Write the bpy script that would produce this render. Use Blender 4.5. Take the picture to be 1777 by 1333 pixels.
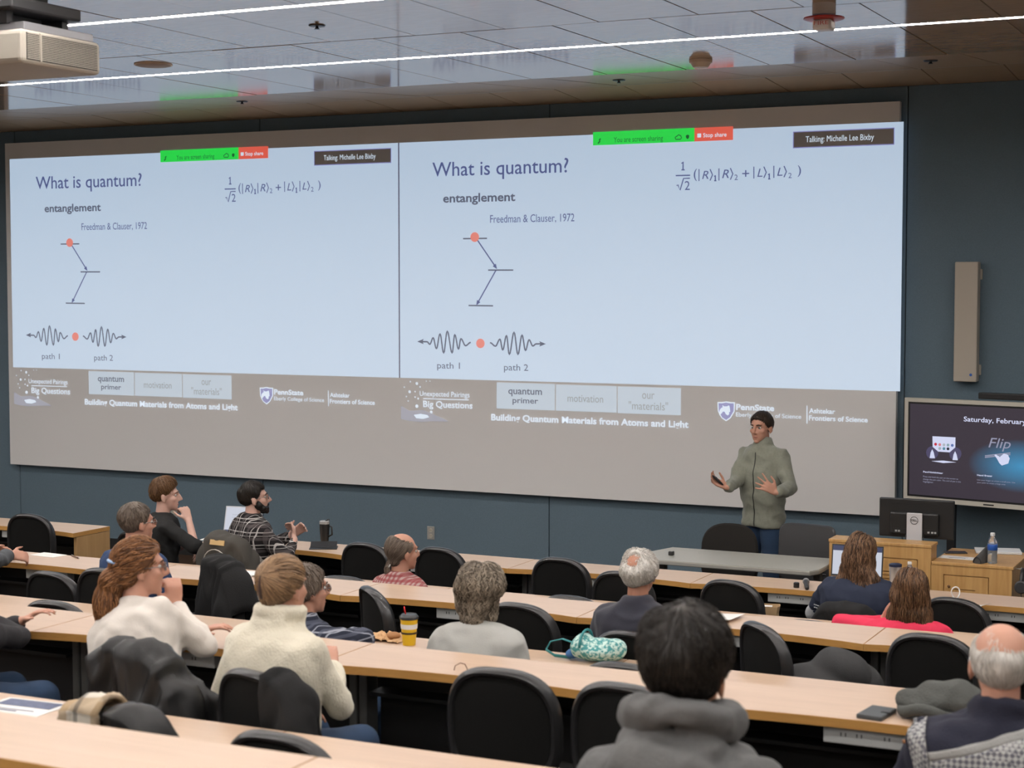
import bpy, bmesh, math, random
import numpy as np
from mathutils import Vector, Matrix, Euler, Quaternion
from mathutils.bvhtree import BVHTree
PI = math.pi
for o in list(bpy.data.objects): bpy.data.objects.remove(o)
S = bpy.context.scene
COL = S.collection
# ------------------------------------------------------------------ camera
FPX, YAW, PITCH, HC = 2957.0, math.radians(25.97), math.radians(3.318), 2.63
cd = bpy.data.cameras.new('camera'); cam = bpy.data.objects.new('camera', cd); COL.objects.link(cam)
cd.sensor_width = 36.0; cd.lens = 36.0 * FPX / 1777.0
cam.location = (0, 0, HC); cam.rotation_euler = (PI/2 - PITCH, 0, YAW)
cd.clip_start = 0.05; cd.clip_end = 100
cd.dof.use_dof = True; cd.dof.focus_distance = 12.0; cd.dof.aperture_fstop = 4.5
S.camera = cam
# ------------------------------------------------------------------ world, exposure (room lamps are the ceiling strips below)
w = bpy.data.worlds.new('world'); S.world = w; w.use_nodes = True
w.node_tree.nodes['Background'].inputs[0].default_value = (0.6, 0.7, 0.8, 1)
w.node_tree.nodes['Background'].inputs[1].default_value = 0.0
S.view_settings.view_transform = 'Standard'; S.view_settings.look = 'None'
S.view_settings.exposure = 0.0; S.view_settings.gamma = 1.0; S.view_settings.use_curve_mapping = False
STRIP_L = 75.0          # radiance of the ceiling light strips
SLIDE_E = 0.70          # radiance of the projected white
# pixel -> place helpers (a pixel is only a direction; the plane gives the distance)
_F = Vector((-math.sin(YAW)*math.cos(PITCH), math.cos(YAW)*math.cos(PITCH), -math.sin(PITCH)))
_R = Vector((math.cos(YAW), math.sin(YAW), 0)); _U = _R.cross(_F); _C = Vector((0, 0, HC))
def ray(x, y): return _F + _R*((x-888.5)/FPX) - _U*((y-666.5)/FPX)
def at_z(x, y, z):
    d = ray(x, y); return _C + d*((z-HC)/d.z)
def at_y(x, y, Y):
    d = ray(x, y); return _C + d*(Y/d.y)
def at_plane(x, y, p, n):
    d = ray(x, y); return _C + d*((p-_C).dot(n)/d.dot(n))
# ------------------------------------------------------------------ materials
MATS = {}
def mat(name, col, rough=0.6, metal=0.0, spec=0.5, emit=None, es=0.0, bump=0.0, bscale=200.0, var=0.0, vscale=6.0, alpha=None, trans=0.0, sheen=0.0, coat=0.0):
    if name in MATS: return MATS[name]
    m = bpy.data.materials.new(name); m.use_nodes = True; nt = m.node_tree; b = nt.nodes['Principled BSDF']
    b.inputs['Base Color'].default_value = (*col, 1); b.inputs['Roughness'].default_value = rough
    b.inputs['Metallic'].default_value = metal; b.inputs['Specular IOR Level'].default_value = spec
    if sheen: b.inputs['Sheen Weight'].default_value = sheen
    if coat: b.inputs['Coat Weight'].default_value = coat; b.inputs['Coat Roughness'].default_value = 0.1
    if trans: b.inputs['Transmission Weight'].default_value = trans
    if emit: b.inputs['Emission Color'].default_value = (*emit, 1); b.inputs['Emission Strength'].default_value = es
    if bump or var:
        tc = nt.nodes.new('ShaderNodeTexCoord')
    if bump:
        n = nt.nodes.new('ShaderNodeTexNoise'); n.inputs['Scale'].default_value = bscale; n.inputs['Detail'].default_value = 3
        nt.links.new(tc.outputs['Object'], n.inputs['Vector'])
        bp = nt.nodes.new('ShaderNodeBump'); bp.inputs['Strength'].default_value = bump; bp.inputs['Distance'].default_value = 0.004
        nt.links.new(n.outputs['Fac'], bp.inputs['Height']); nt.links.new(bp.outputs['Normal'], b.inputs['Normal'])
    if var:
        n2 = nt.nodes.new('ShaderNodeTexNoise'); n2.inputs['Scale'].default_value = vscale; n2.inputs['Detail'].default_value = 5
        nt.links.new(tc.outputs['Object'], n2.inputs['Vector'])
        mx = nt.nodes.new('ShaderNodeMix'); mx.data_type = 'RGBA'
        mx.inputs[6].default_value = (*[c*(1-var) for c in col], 1); mx.inputs[7].default_value = (*[min(1, c*(1+var)) for c in col], 1)
        nt.links.new(n2.outputs['Fac'], mx.inputs[0]); nt.links.new(mx.outputs[2], b.inputs['Base Color'])
    MATS[name] = m
    return m
def wood(name, c1, c2, rough=0.35, scale=(1.2, 22, 22), spec=0.5, bump=0.0):
    if name in MATS: return MATS[name]
    m = bpy.data.materials.new(name); m.use_nodes = True; nt = m.node_tree; b = nt.nodes['Principled BSDF']
    tc = nt.nodes.new('ShaderNodeTexCoord'); mp = nt.nodes.new('ShaderNodeMapping'); mp.inputs['Scale'].default_value = scale
    n = nt.nodes.new('ShaderNodeTexNoise'); n.inputs['Scale'].default_value = 2.0; n.inputs['Detail'].default_value = 6; n.inputs['Distortion'].default_value = 0.6
    r = nt.nodes.new('ShaderNodeValToRGB'); r.color_ramp.elements[0].position = 0.3; r.color_ramp.elements[1].position = 0.72
    r.color_ramp.elements[0].color = (*c1, 1); r.color_ramp.elements[1].color = (*c2, 1)
    nt.links.new(tc.outputs['Object'], mp.inputs['Vector']); nt.links.new(mp.outputs['Vector'], n.inputs['Vector'])
    nt.links.new(n.outputs['Fac'], r.inputs['Fac']); nt.links.new(r.outputs['Color'], b.inputs['Base Color'])
    b.inputs['Roughness'].default_value = rough; b.inputs['Specular IOR Level'].default_value = spec
    MATS[name] = m
    return m
def plaid(name, base, bands, rough=0.85):
    # bands: (axis 0/2, period, offset, width, colour, weight); woven check from object coordinates
    m = bpy.data.materials.new(name); m.use_nodes = True; nt = m.node_tree; b = nt.nodes['Principled BSDF']
    tc = nt.nodes.new('ShaderNodeTexCoord'); sx = nt.nodes.new('ShaderNodeSeparateXYZ'); nt.links.new(tc.outputs['Object'], sx.inputs[0])
    last = None; rgb = nt.nodes.new('ShaderNodeRGB'); rgb.outputs[0].default_value = (*base, 1); last = rgb.outputs[0]
    def mth(op, a, bv):
        n = nt.nodes.new('ShaderNodeMath'); n.operation = op
        if isinstance(a, (int, float)): n.inputs[0].default_value = a
        else: nt.links.new(a, n.inputs[0])
        n.inputs[1].default_value = bv
        return n.outputs[0]
    for ax, per, off, wd, col, wt in bands:
        v = mth('ADD', sx.outputs[ax], off + 10*per); v = mth('DIVIDE', v, per); v = mth('FRACT', v, 0); v = mth('LESS_THAN', v, wd/per); v = mth('MULTIPLY', v, wt)
        mx = nt.nodes.new('ShaderNodeMix'); mx.data_type = 'RGBA'; nt.links.new(v, mx.inputs[0]); nt.links.new(last, mx.inputs[6]); mx.inputs[7].default_value = (*col, 1)
        last = mx.outputs[2]
    nt.links.new(last, b.inputs['Base Color']); b.inputs['Roughness'].default_value = rough; b.inputs['Specular IOR Level'].default_value = 0.2
    MATS[name] = m
    return m
def hairmat(name, c1, c2, rough=0.45):
    m = bpy.data.materials.new(name); m.use_nodes = True; nt = m.node_tree; b = nt.nodes['Principled BSDF']
    a = nt.nodes.new('ShaderNodeAttribute'); a.attribute_name = 'shade'
    mx = nt.nodes.new('ShaderNodeMix'); mx.data_type = 'RGBA'; mx.inputs[6].default_value = (*c1, 1); mx.inputs[7].default_value = (*c2, 1)
    nt.links.new(a.outputs['Fac'], mx.inputs[0]); nt.links.new(mx.outputs[2], b.inputs['Base Color'])
    b.inputs['Roughness'].default_value = rough; b.inputs['Specular IOR Level'].default_value = 0.35
    MATS[name] = m
    return m
# ------------------------------------------------------------------ geometry
class G:
    def __init__(s): s.v = []; s.f = []
    def add(s, vs, fs):
        k = len(s.v); s.v += [tuple(p) for p in vs]; s.f += [tuple(i+k for i in f) for f in fs]
    def box(s, c, d, R=None):
        x, y, z = d[0]/2, d[1]/2, d[2]/2
        vs = [Vector(p) for p in ((-x,-y,-z),(x,-y,-z),(x,y,-z),(-x,y,-z),(-x,-y,z),(x,-y,z),(x,y,z),(-x,y,z))]
        if R is not None: vs = [R @ p for p in vs]
        s.add([p + Vector(c) for p in vs], [(0,3,2,1),(4,5,6,7),(0,1,5,4),(1,2,6,5),(2,3,7,6),(3,0,4,7)])
        return s
    def bx(s, x0, x1, y0, y1, z0, z1): return s.box(((x0+x1)/2, (y0+y1)/2, (z0+z1)/2), (x1-x0, y1-y0, z1-z0))
    def prism(s, poly, z0, z1):      # poly counter-clockwise in xy
        n = len(poly)
        s.add([(p[0], p[1], z0) for p in poly] + [(p[0], p[1], z1) for p in poly],
              [tuple(range(n-1, -1, -1)), tuple(range(n, 2*n))] + [(i, (i+1) % n, n+(i+1) % n, n+i) for i in range(n)])
        return s
    def rings(s, rs, caps=True):     # list of closed rings, each list of n points (counter-clockwise seen from the ring's forward direction)
        n = len(rs[0]); vs = [p for r in rs for p in r]; fs = []
        for k in range(len(rs)-1):
            for i in range(n):
                j = (i+1) % n; fs.append((k*n+i, k*n+j, (k+1)*n+j, (k+1)*n+i))
        if caps: fs.append(tuple(range(n-1, -1, -1))); fs.append(tuple((len(rs)-1)*n+i for i in range(n)))
        s.add(vs, fs); return s
    def tube(s, pts, rad, n=8, flat=1.0, ends=True):
        pts = [Vector(p) for p in pts]
        if isinstance(rad, (int, float)): rad = [rad]*len(pts)
        rad = list(rad)
        d0 = (pts[1]-pts[0]).normalized(); a = Vector((0, 0, 1)) if abs(d0.z) < 0.9 else Vector((1, 0, 0))
        u = d0.cross(a).normalized(); rs = []
        for i, p in enumerate(pts):
            d = (pts[min(i+1, len(pts)-1)]-pts[max(i-1, 0)]).normalized()
            u = (u - d*u.dot(d)).normalized(); v = d.cross(u)
            rs.append([p + (u*math.cos(t) + v*(math.sin(t)*flat))*rad[i] for t in (2*PI*k/n for k in range(n))])
        s.rings(rs, ends); return s
    def capsule(s, p0, p1, r0, r1, n=14):
        p0, p1 = Vector(p0), Vector(p1); d = (p1-p0); L = d.length; d = d/L if L > 1e-6 else Vector((0, 0, 1))
        a = Vector((0, 0, 1)) if abs(d.z) < 0.9 else Vector((1, 0, 0)); u = d.cross(a).normalized(); v = d.cross(u); rs = []
        for t in (-88, -60, -30, 0): rs.append((p0 + d*(r0*math.sin(math.radians(t))), r0*math.cos(math.radians(t))))
        for t in (0, 30, 60, 88): rs.append((p1 + d*(r1*math.sin(math.radians(t))), r1*math.cos(math.radians(t))))
        s.rings([[c + (u*math.cos(k*2*PI/n) + v*math.sin(k*2*PI/n))*r for k in range(n)] for c, r in rs]); return s
    def ell(s, c, r, R=None, n=18, m=12):
        c = Vector(c); rs = []
        for i in range(m+1):
            t = -PI/2 + PI*(0.01 + 0.98*i/m); row = []
            for k in range(n):
                p = Vector((r[0]*math.cos(t)*math.cos(2*PI*k/n), r[1]*math.cos(t)*math.sin(2*PI*k/n), r[2]*math.sin(t)))
                row.append(c + (R @ p if R is not None else p))
            rs.append(row)
        s.rings(rs); return s
    def lathe(s, prof, c=(0, 0, 0), n=24, R=None):   # prof: (r, z) from bottom to top
        c = Vector(c); rs = []
        for r, z in prof:
            row = [Vector((r*math.cos(2*PI*k/n), r*math.sin(2*PI*k/n), z)) for k in range(n)]
            rs.append([c + (R @ p if R is not None else p) for p in row])
        s.rings(rs); return s
    def xf(s, M): s.v = [tuple(M @ Vector(p)) for p in s.v]; return s
    def mesh(s, name='mesh'):
        me = bpy.data.meshes.new(name); me.from_pydata(s.v, [], s.f); me.update(); return me
def link(name, me, m, parent=None, smooth=False):
    o = bpy.data.objects.new(name, me); COL.objects.link(o)
    if m is not None and not me.materials: me.materials.append(m)
    if smooth: me.polygons.foreach_set('use_smooth', [True]*len(me.polygons))
    if parent is not None: o.parent = parent
    return o
def ob(name, g, m, parent=None, smooth=False, bevel=0.0, seg=2):
    me = g.mesh(name)
    if bevel:
        b = bmesh.new(); b.from_mesh(me); bmesh.ops.remove_doubles(b, verts=b.verts, dist=1e-5)
        es = [e for e in b.edges if len(e.link_faces) == 2 and e.calc_face_angle() > 0.6]
        bmesh.ops.bevel(b, geom=es, offset=bevel, segments=seg, affect='EDGES', profile=0.5, clamp_overlap=True)
        b.to_mesh(me); b.free()
    if smooth == 'auto':
        me.polygons.foreach_set('use_smooth', [True]*len(me.polygons)); me.set_sharp_from_angle(angle=math.radians(35)); smooth = False
    return link(name, me, m, parent, smooth)
def tag(o, label=None, cat=None, group=None, kind=None):
    if label: o['label'] = label
    if cat: o['category'] = cat
    if group: o['group'] = group
    if kind: o['kind'] = kind
    return o
def thing(name, label, cat, loc=(0, 0, 0), rz=0.0, group=None):
    o = bpy.data.objects.new(name, None); COL.objects.link(o); o.empty_display_size = 0.1
    o.location = loc; o.rotation_euler = (0, 0, rz); return tag(o, label, cat, group)
def dup(o, parent=None):
    c = o.copy(); COL.objects.link(c); c.parent = parent
    for ch in o.children: dup(ch, c)
    return c
def remesh(g, voxel, it=4, fac=0.5):
    me = g.mesh('tmp'); o = bpy.data.objects.new('tmp', me); COL.objects.link(o)
    r = o.modifiers.new('r', 'REMESH'); r.mode = 'VOXEL'; r.voxel_size = voxel
    if it:
        sm = o.modifiers.new('s', 'SMOOTH'); sm.iterations = it; sm.factor = fac
    dg = bpy.context.evaluated_depsgraph_get(); out = bpy.data.meshes.new_from_object(o.evaluated_get(dg))
    bpy.data.objects.remove(o); bpy.data.meshes.remove(me)
    return out
def coords(me):
    a = np.empty(len(me.vertices)*3); me.vertices.foreach_get('co', a); return a.reshape(-1, 3)
def normals(me):
    a = np.empty(len(me.vertices)*3); me.vertices.foreach_get('normal', a); return a.reshape(-1, 3)
def setco(me, a): me.vertices.foreach_set('co', a.ravel()); me.update()
def wob(P, seed, freq):
    rg = np.random.RandomState(seed); o = np.zeros(len(P)); Q = P + 0.02*np.sin(P[:, [1, 2, 0]]*freq*0.7 + rg.rand(3)*6)
    for k in range(7):
        d = rg.randn(3); d /= np.linalg.norm(d); o += np.sin(Q @ d*freq*(0.6 + 0.9*rg.rand()) + rg.rand()*6.28)
    return o/3.0
def wrinkle(me, seed, amp=0.006, freq=28.0):
    P, N = coords(me), normals(me); v = wob(P, seed, freq); r = 1 - np.abs(wob(P, seed+5, freq*0.6))*1.6
    setco(me, P + N*(amp*(0.5*v + 0.7*np.clip(r, -1, 1)))[:, None]); return me
_txt = {}
def textmesh(body, bold=0.0, shear=0.0):
    k = (body, bold, shear)
    if k not in _txt:
        c = bpy.data.curves.new('lettering', 'FONT'); c.body = body; c.offset = bold; c.shear = shear; c.resolution_u = 3
        o = bpy.data.objects.new('tmp', c); COL.objects.link(o)
        dg = bpy.context.evaluated_depsgraph_get(); dg.update(); me = bpy.data.meshes.new_from_object(o.evaluated_get(dg))
        bpy.data.objects.remove(o); _txt[k] = (coords(me).copy(), [tuple(p.vertices) for p in me.polygons]); bpy.data.meshes.remove(me)
    return _txt[k]
def fit_text(name, body, m, parent, x0, x1, z0, z1, y, bold=0.0, shear=0.0):
    # lettering laid on the plane y, filling the box x0..x1, z0..z1 (facing -y)
    P, F = textmesh(body, bold, shear); lo, hi = P.min(0), P.max(0)
    q = np.zeros_like(P); q[:, 0] = x0 + (P[:, 0]-lo[0])/(hi[0]-lo[0])*(x1-x0); q[:, 2] = z0 + (P[:, 1]-lo[1])/(hi[1]-lo[1])*(z1-z0); q[:, 1] = y
    if name not in ('title_text', 'talk_title', 'caption_text'):
        me = bpy.data.meshes.new(name); me.from_pydata(q.tolist(), [], F); me.update(); return link(name, me, m, parent)
    iv = sorted((min(q[i, 0] for i in f), max(q[i, 0] for i in f)) for f in F); cuts = []; hi_ = iv[0][1]     # one object per word
    for l_, h_ in iv:
        if l_-hi_ > 0.14*(z1-z0): cuts.append((l_+hi_)/2)
        hi_ = max(hi_, h_)
    for k in range(len(cuts)+1):
        lo_, up_ = ([-1e9]+cuts)[k], (cuts+[1e9])[k]; fs = [f for f in F if lo_ < q[f[0], 0] < up_]; ids = sorted({i for f in fs for i in f}); mp_ = {i: n for n, i in enumerate(ids)}
        me = bpy.data.meshes.new(name); me.from_pydata([tuple(q[i]) for i in ids], [], [tuple(mp_[i] for i in f) for f in fs]); me.update(); o = link(name, me, m, parent)
    return o
# ================================================================== the setting
YW, ZC = 13.5, 4.128            # front wall, ceiling
XL, XR, YB = -14.5, 2.6, -4.0
TIER = [(8.30, 0.21), (6.03, 0.42), (3.63, 0.70), (2.45, 0.91), (1.3, 1.12)]
def struct(name, g, m, parent=None, **k):
    o = ob(name, g, m, parent, **k)
    if parent is None: o['kind'] = 'structure'
    return o
M_CARPET = mat('brown_carpet', (0.060, 0.036, 0.024), 0.95, bump=0.6, bscale=300, var=0.35, vscale=60, spec=0.1)
M_WALLF = mat('slate_blue_wall_fabric', (0.140, 0.195, 0.238), 0.9, bump=0.5, bscale=260, var=0.12, vscale=120, spec=0.15)
M_PLASTER = mat('grey_paint', (0.30, 0.31, 0.31), 0.8, bump=0.1)
M_SEAM = mat('grey_backing_board', (0.18, 0.18, 0.18), 0.9)
struct('floor', G().bx(XL, XR, YB, YW, -0.12, 0), M_CARPET)
for i, (y, z) in enumerate(TIER):
    z0 = TIER[i-1][1] if i else 0.0
    st = struct('floor_tier', G().bx(XL, XR, YB, y, z0, z), M_CARPET)
    ob('riser', G().bx(XL, XR, y, y+0.012, z0, z-0.004), mat('dark_wood_riser', (0.085, 0.042, 0.022), 0.6), st)
wf = struct('wall_front', G().bx(XL, XR, YW, YW+0.2, 0, ZC+0.3), M_SEAM)
wx = [XL, -12.19, -9.2, -6.2, -3.105, -0.1, XR]
for a, b in zip(wx[:-1], wx[1:]):       # fabric-wrapped acoustic panels with open joints
    ob('panel', G().bx(a+0.004, b-0.004, YW-0.03, YW, 0.1, 4.19), M_WALLF, wf, bevel=0.004)
struct('baseboard_front', G().bx(XL, XR, YW-0.045, YW, 0, 0.1), mat('black_rubber', (0.015, 0.015, 0.015), 0.6))
struct('wall_left', G().bx(XL-0.2, XL, YB, YW, 0, ZC+0.3), M_PLASTER)
struct('wall_right', G().bx(XR, XR+0.2, YB, YW, 0, ZC+0.3), M_PLASTER)
struct('wall_back', G().bx(XL, XR, YB-0.2, YB, 0, ZC+0.3), M_PLASTER)
# ceiling: a dark deck carrying wood-veneer tiles with open joints; the two bands next to the front wall are tilted and less glossy
M_TILE = wood('satin_maple_veneer', (0.43, 0.29, 0.165), (0.50, 0.345, 0.205), rough=0.095, scale=(3, 30, 30), spec=0.9)
M_TILE2 = wood('matt_maple_veneer', (0.43, 0.29, 0.165), (0.50, 0.345, 0.205), rough=0.33, scale=(3, 30, 30), spec=0.7)
ce = struct('ceiling', G().bx(XL, XR, YB, YW, ZC+0.12, ZC+0.3), M_SEAM)
STRIPS = [9.92, 7.82, 5.72, 3.62, 1.52, -0.58, -2.70]
PX = 0.5985
bands = [(12.75, 4.236, 13.47, 4.19, PX, -2.86, M_TILE2), (11.32, 4.132, 12.735, 4.226, PX, -2.87, M_TILE2), (9.954, ZC, 11.305, ZC, PX, -2.354, M_TILE), (9.05, ZC, 9.886, ZC, PX, -2.354, M_TILE)]
for k, sy in enumerate(STRIPS[1:]):
    top = 9.038 if k == 0 else STRIPS[k]-0.882
    o_ = -2.354 - (PX/2 if k % 2 == 0 else 0)
    bands.append((sy+0.034, ZC, top, ZC, PX, o_, M_TILE)); bands.append((max(sy-0.870, YB), ZC, sy-0.034, ZC, PX, o_, M_TILE))
tile_mesh = {}
for k, (y0, z0, y1, z1, px, x0, tm_) in enumerate(bands):
    ln = math.hypot(y1-y0, z1-z0); n0 = math.ceil((XL - x0)/px); n1 = math.floor((XR - x0)/px)
    if y1 < 4.5:                       # behind and above the camera: one long strip per band
        ob('tile_band', G().bx(XL, XR, y0, y1, ZC, ZC+0.025), tm_, ce); continue
    key = (round(ln, 3), tm_.name)
    if key not in tile_mesh:
        tile_mesh[key] = G().box((0, 0, 0.0125), (px-0.009, ln-0.006, 0.025)).mesh('ceiling_tile'); tile_mesh[key].materials.append(tm_)
    rnd = random.Random(k)
    for i in range(n0, n1):
        o = bpy.data.objects.new('tile', tile_mesh[key]); COL.objects.link(o); o.parent = ce
        o.location = (x0 + px*(i+0.5), (y0+y1)/2, (z0+z1)/2 + rnd.uniform(-0.0012, 0.0012)); o.rotation_euler = (math.atan2(z1-z0, y1-y0) + rnd.uniform(-.0010, .0010), rnd.uniform(-.0012, .0012), 0)
ob('joint_trim', G().bx(XL, XR, 12.737, 12.748, 4.226, 4.25), mat('pale_metal_trim', (0.6, 0.6, 0.6), 0.4, 0.4), ce)
M_STRIP = mat('lit_diffuser', (1, 1, 1), 0.5, emit=(1.0, 0.955, 0.92), es=STRIP_L)
M_ALU = mat('white_aluminium', (0.55, 0.55, 0.55), 0.4, 0.3)
ordn = ['nearest the front wall', 'second from the front wall', 'third from the front wall', 'fourth from the front wall', 'fifth from the front wall', 'sixth from the front wall', 'last, by the back wall']
beyond = [None, None, 'over_desks', 'over_rear_desks', 'over_rear_aisle', 'over_back_seats', 'by_back_wall']   # the ceiling's strips go on behind the camera
for sy, od, bw in zip(STRIPS, ordn, beyond):
    sfx = '' if bw is None else '_%s_offscreen' % bw
    t = thing('light_strip' + sfx, 'long white recessed ceiling light strip, ' + od, 'ceiling light', ((XL+XR)/2, sy, ZC), 0, 'recessed light strips in the ceiling')
    L = (XR-XL)/2 - 0.05
    ob('channel', G().bx(-L, L, -0.033, -0.027, 0, 0.04).bx(-L, L, 0.027, 0.033, 0, 0.04).bx(-L, L, -0.033, 0.033, 0.03, 0.045), M_ALU, t)
    ob('diffuser' + sfx, G().bx(-L, L, -0.026, 0.026, 0.004, 0.012), M_STRIP, t)
# small ceiling devices
M_BEIGE = mat('beige_plastic', (0.72, 0.58, 0.44), 0.5)
t = thing('smoke_detector', 'small round cream smoke detector on the wood ceiling', 'detector', (*at_z(1216, 104, ZC)[:2], ZC))
ob('base', G().lathe([(0.075, -0.02), (0.078, 0)]), M_BEIGE, t, smooth='auto'); ob('head', G().lathe([(0.03, -0.055), (0.05, -0.05), (0.068, -0.022), (0.07, -0.018)]), M_BEIGE, t, smooth='auto')
t = thing('ceiling_speaker', 'flat round tan ceiling speaker disc near the projector', 'speaker', (*at_z(266, 112, ZC)[:2], ZC))
ob('grille', G().lathe([(0.105, -0.012), (0.118, -0.008), (0.12, 0)]), mat('tan_metal', (0.42, 0.30, 0.2), 0.6), t, smooth='auto')
ob('trim_ring', G().lathe([(0.128, -0.006), (0.13, 0)]), M_BEIGE, t, smooth='auto')
t = thing('fire_alarm', 'red and white ceiling fire alarm strobe', 'fire alarm', (*at_z(1430, 6, ZC)[:2], ZC))
M_RED = mat('red_plastic', (0.45, 0.03, 0.02), 0.4)
ob('back_box', G().lathe([(0.062, -0.06), (0.062, 0)]), mat('white_plastic', (0.62, 0.56, 0.5), 0.4), t, smooth='auto')
ob('red_plate', G().lathe([(0.09, -0.088), (0.108, -0.082), (0.108, -0.075)]), M_RED, t, smooth='auto')
ob('strobe_lens', G().box((0, 0, -0.115), (0.10, 0.10, 0.055)), mat('white_plastic', (0.62, 0.56, 0.5), 0.4), t, bevel=0.012)
fit_text('lettering', 'FIRE', M_RED, t, -0.04, 0.04, -0.118, -0.098, -0.0512)
for px, py, lb in ((550, 44, 'between the two light strips'), (420, 172, 'near the far screen edge'), (1074, 135, 'above the right slide'), (1615, 97, 'beyond the fire alarm')):
    t = thing('sprinkler', 'small dark ceiling sprinkler ' + lb, 'sprinkler', (*at_z(px, py, 4.19 if py > 90 else ZC)[:2], 4.128+max(0, (at_z(px, py, 4.19).y-11.32)*.066) if py > 90 else ZC))
    ob('cover_plate', G().lathe([(0.045, -0.006), (0.05, 0)], n=16), mat('dark_metal', (0.05, 0.05, 0.055), 0.4, 0.6), t, smooth='auto')
    ob('deflector', G().lathe([(0.018, -0.022), (0.01, -0.016), (0.008, -0.005)], n=12), mat('dark_metal', (0, 0, 0)), t, smooth='auto')
# ================================================================== projection screen with its two slides
SX0, SX1, SZ0, SZ1 = -12.24, -3.15, 0.80, 4.065
YS = YW - 0.115
M_SCREEN = mat('grey_projection_screen', (0.78, 0.765, 0.755), 0.75, spec=0.2)
scr = thing('projection_screen', 'very wide projection screen showing the same slide twice', 'screen', ((SX0+SX1)/2, YS, SZ0))
def ob_w(name, g, m, parent, **k):      # world-space geometry under an unrotated parent
    o = ob(name, g, m, parent, **k); pw = parent; off = Vector((0, 0, 0))
    while pw is not None: off += pw.location; pw = pw.parent
    o.location = -off; return o
board = ob_w('screen_board', G().bx(SX0, SX1, YS, YW-0.058, SZ0, SZ1), M_SCREEN, scr)
def proj_mat(n, c, k=1.0):              # projected light on the screen
    return mat('projected_'+n, (0.42, 0.41, 0.40), 0.75, spec=0.2, emit=c, es=k)
PW = proj_mat('white', (0.55, 0.71, 0.90), SLIDE_E)
PB = proj_mat('blue_ink', (0.08, 0.12, 0.36), 0.6); PG = proj_mat('grey_ink', (0.10, 0.13, 0.22), 0.6); PBX = proj_mat('pale_box', (0.46, 0.57, 0.68), 0.72)
PK = proj_mat('dark_box', (0.0, 0.0, 0.0), 0.0); PGR = proj_mat('green', (0.0, 0.68, 0.06), 0.9); PRD = proj_mat('red', (0.85, 0.10, 0.06), 0.75); PDT = proj_mat('coral', (0.90, 0.20, 0.15), 0.7)
PLT = proj_mat('light_ink', (0.72, 0.85, 1.0), 0.75); PFG = proj_mat('faint_grey', (0.20, 0.25, 0.28), 0.6); PPU = proj_mat('violet', (0.20, 0.22, 0.58), 0.6); PGL = proj_mat('glow', (0.30, 0.32, 0.42), 0.6); PDG = proj_mat('dark_green', (0.0, 0.14, 0.03), 0.5)
PDV = proj_mat('divider', (0.10, 0.10, 0.22), 0.4)
for mk, dark in ((PB, .16), (PG, .2), (PDG, .15), (PDV, .2), (PGR, .2), (PK, .50), (PRD, .3), (PDT, .35)):
    mk.node_tree.nodes['Principled BSDF'].inputs['Base Color'].default_value = (dark, dark, dark, 1)
WSL = 4.525; RX0 = at_y(693, 251, YS).x          # right slide's left edge
ZT, ZB = 3.905, 1.795                            # top and bottom of the white page
def W(px, py): p = at_y(px, py, YS); return p.x, p.z
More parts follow.
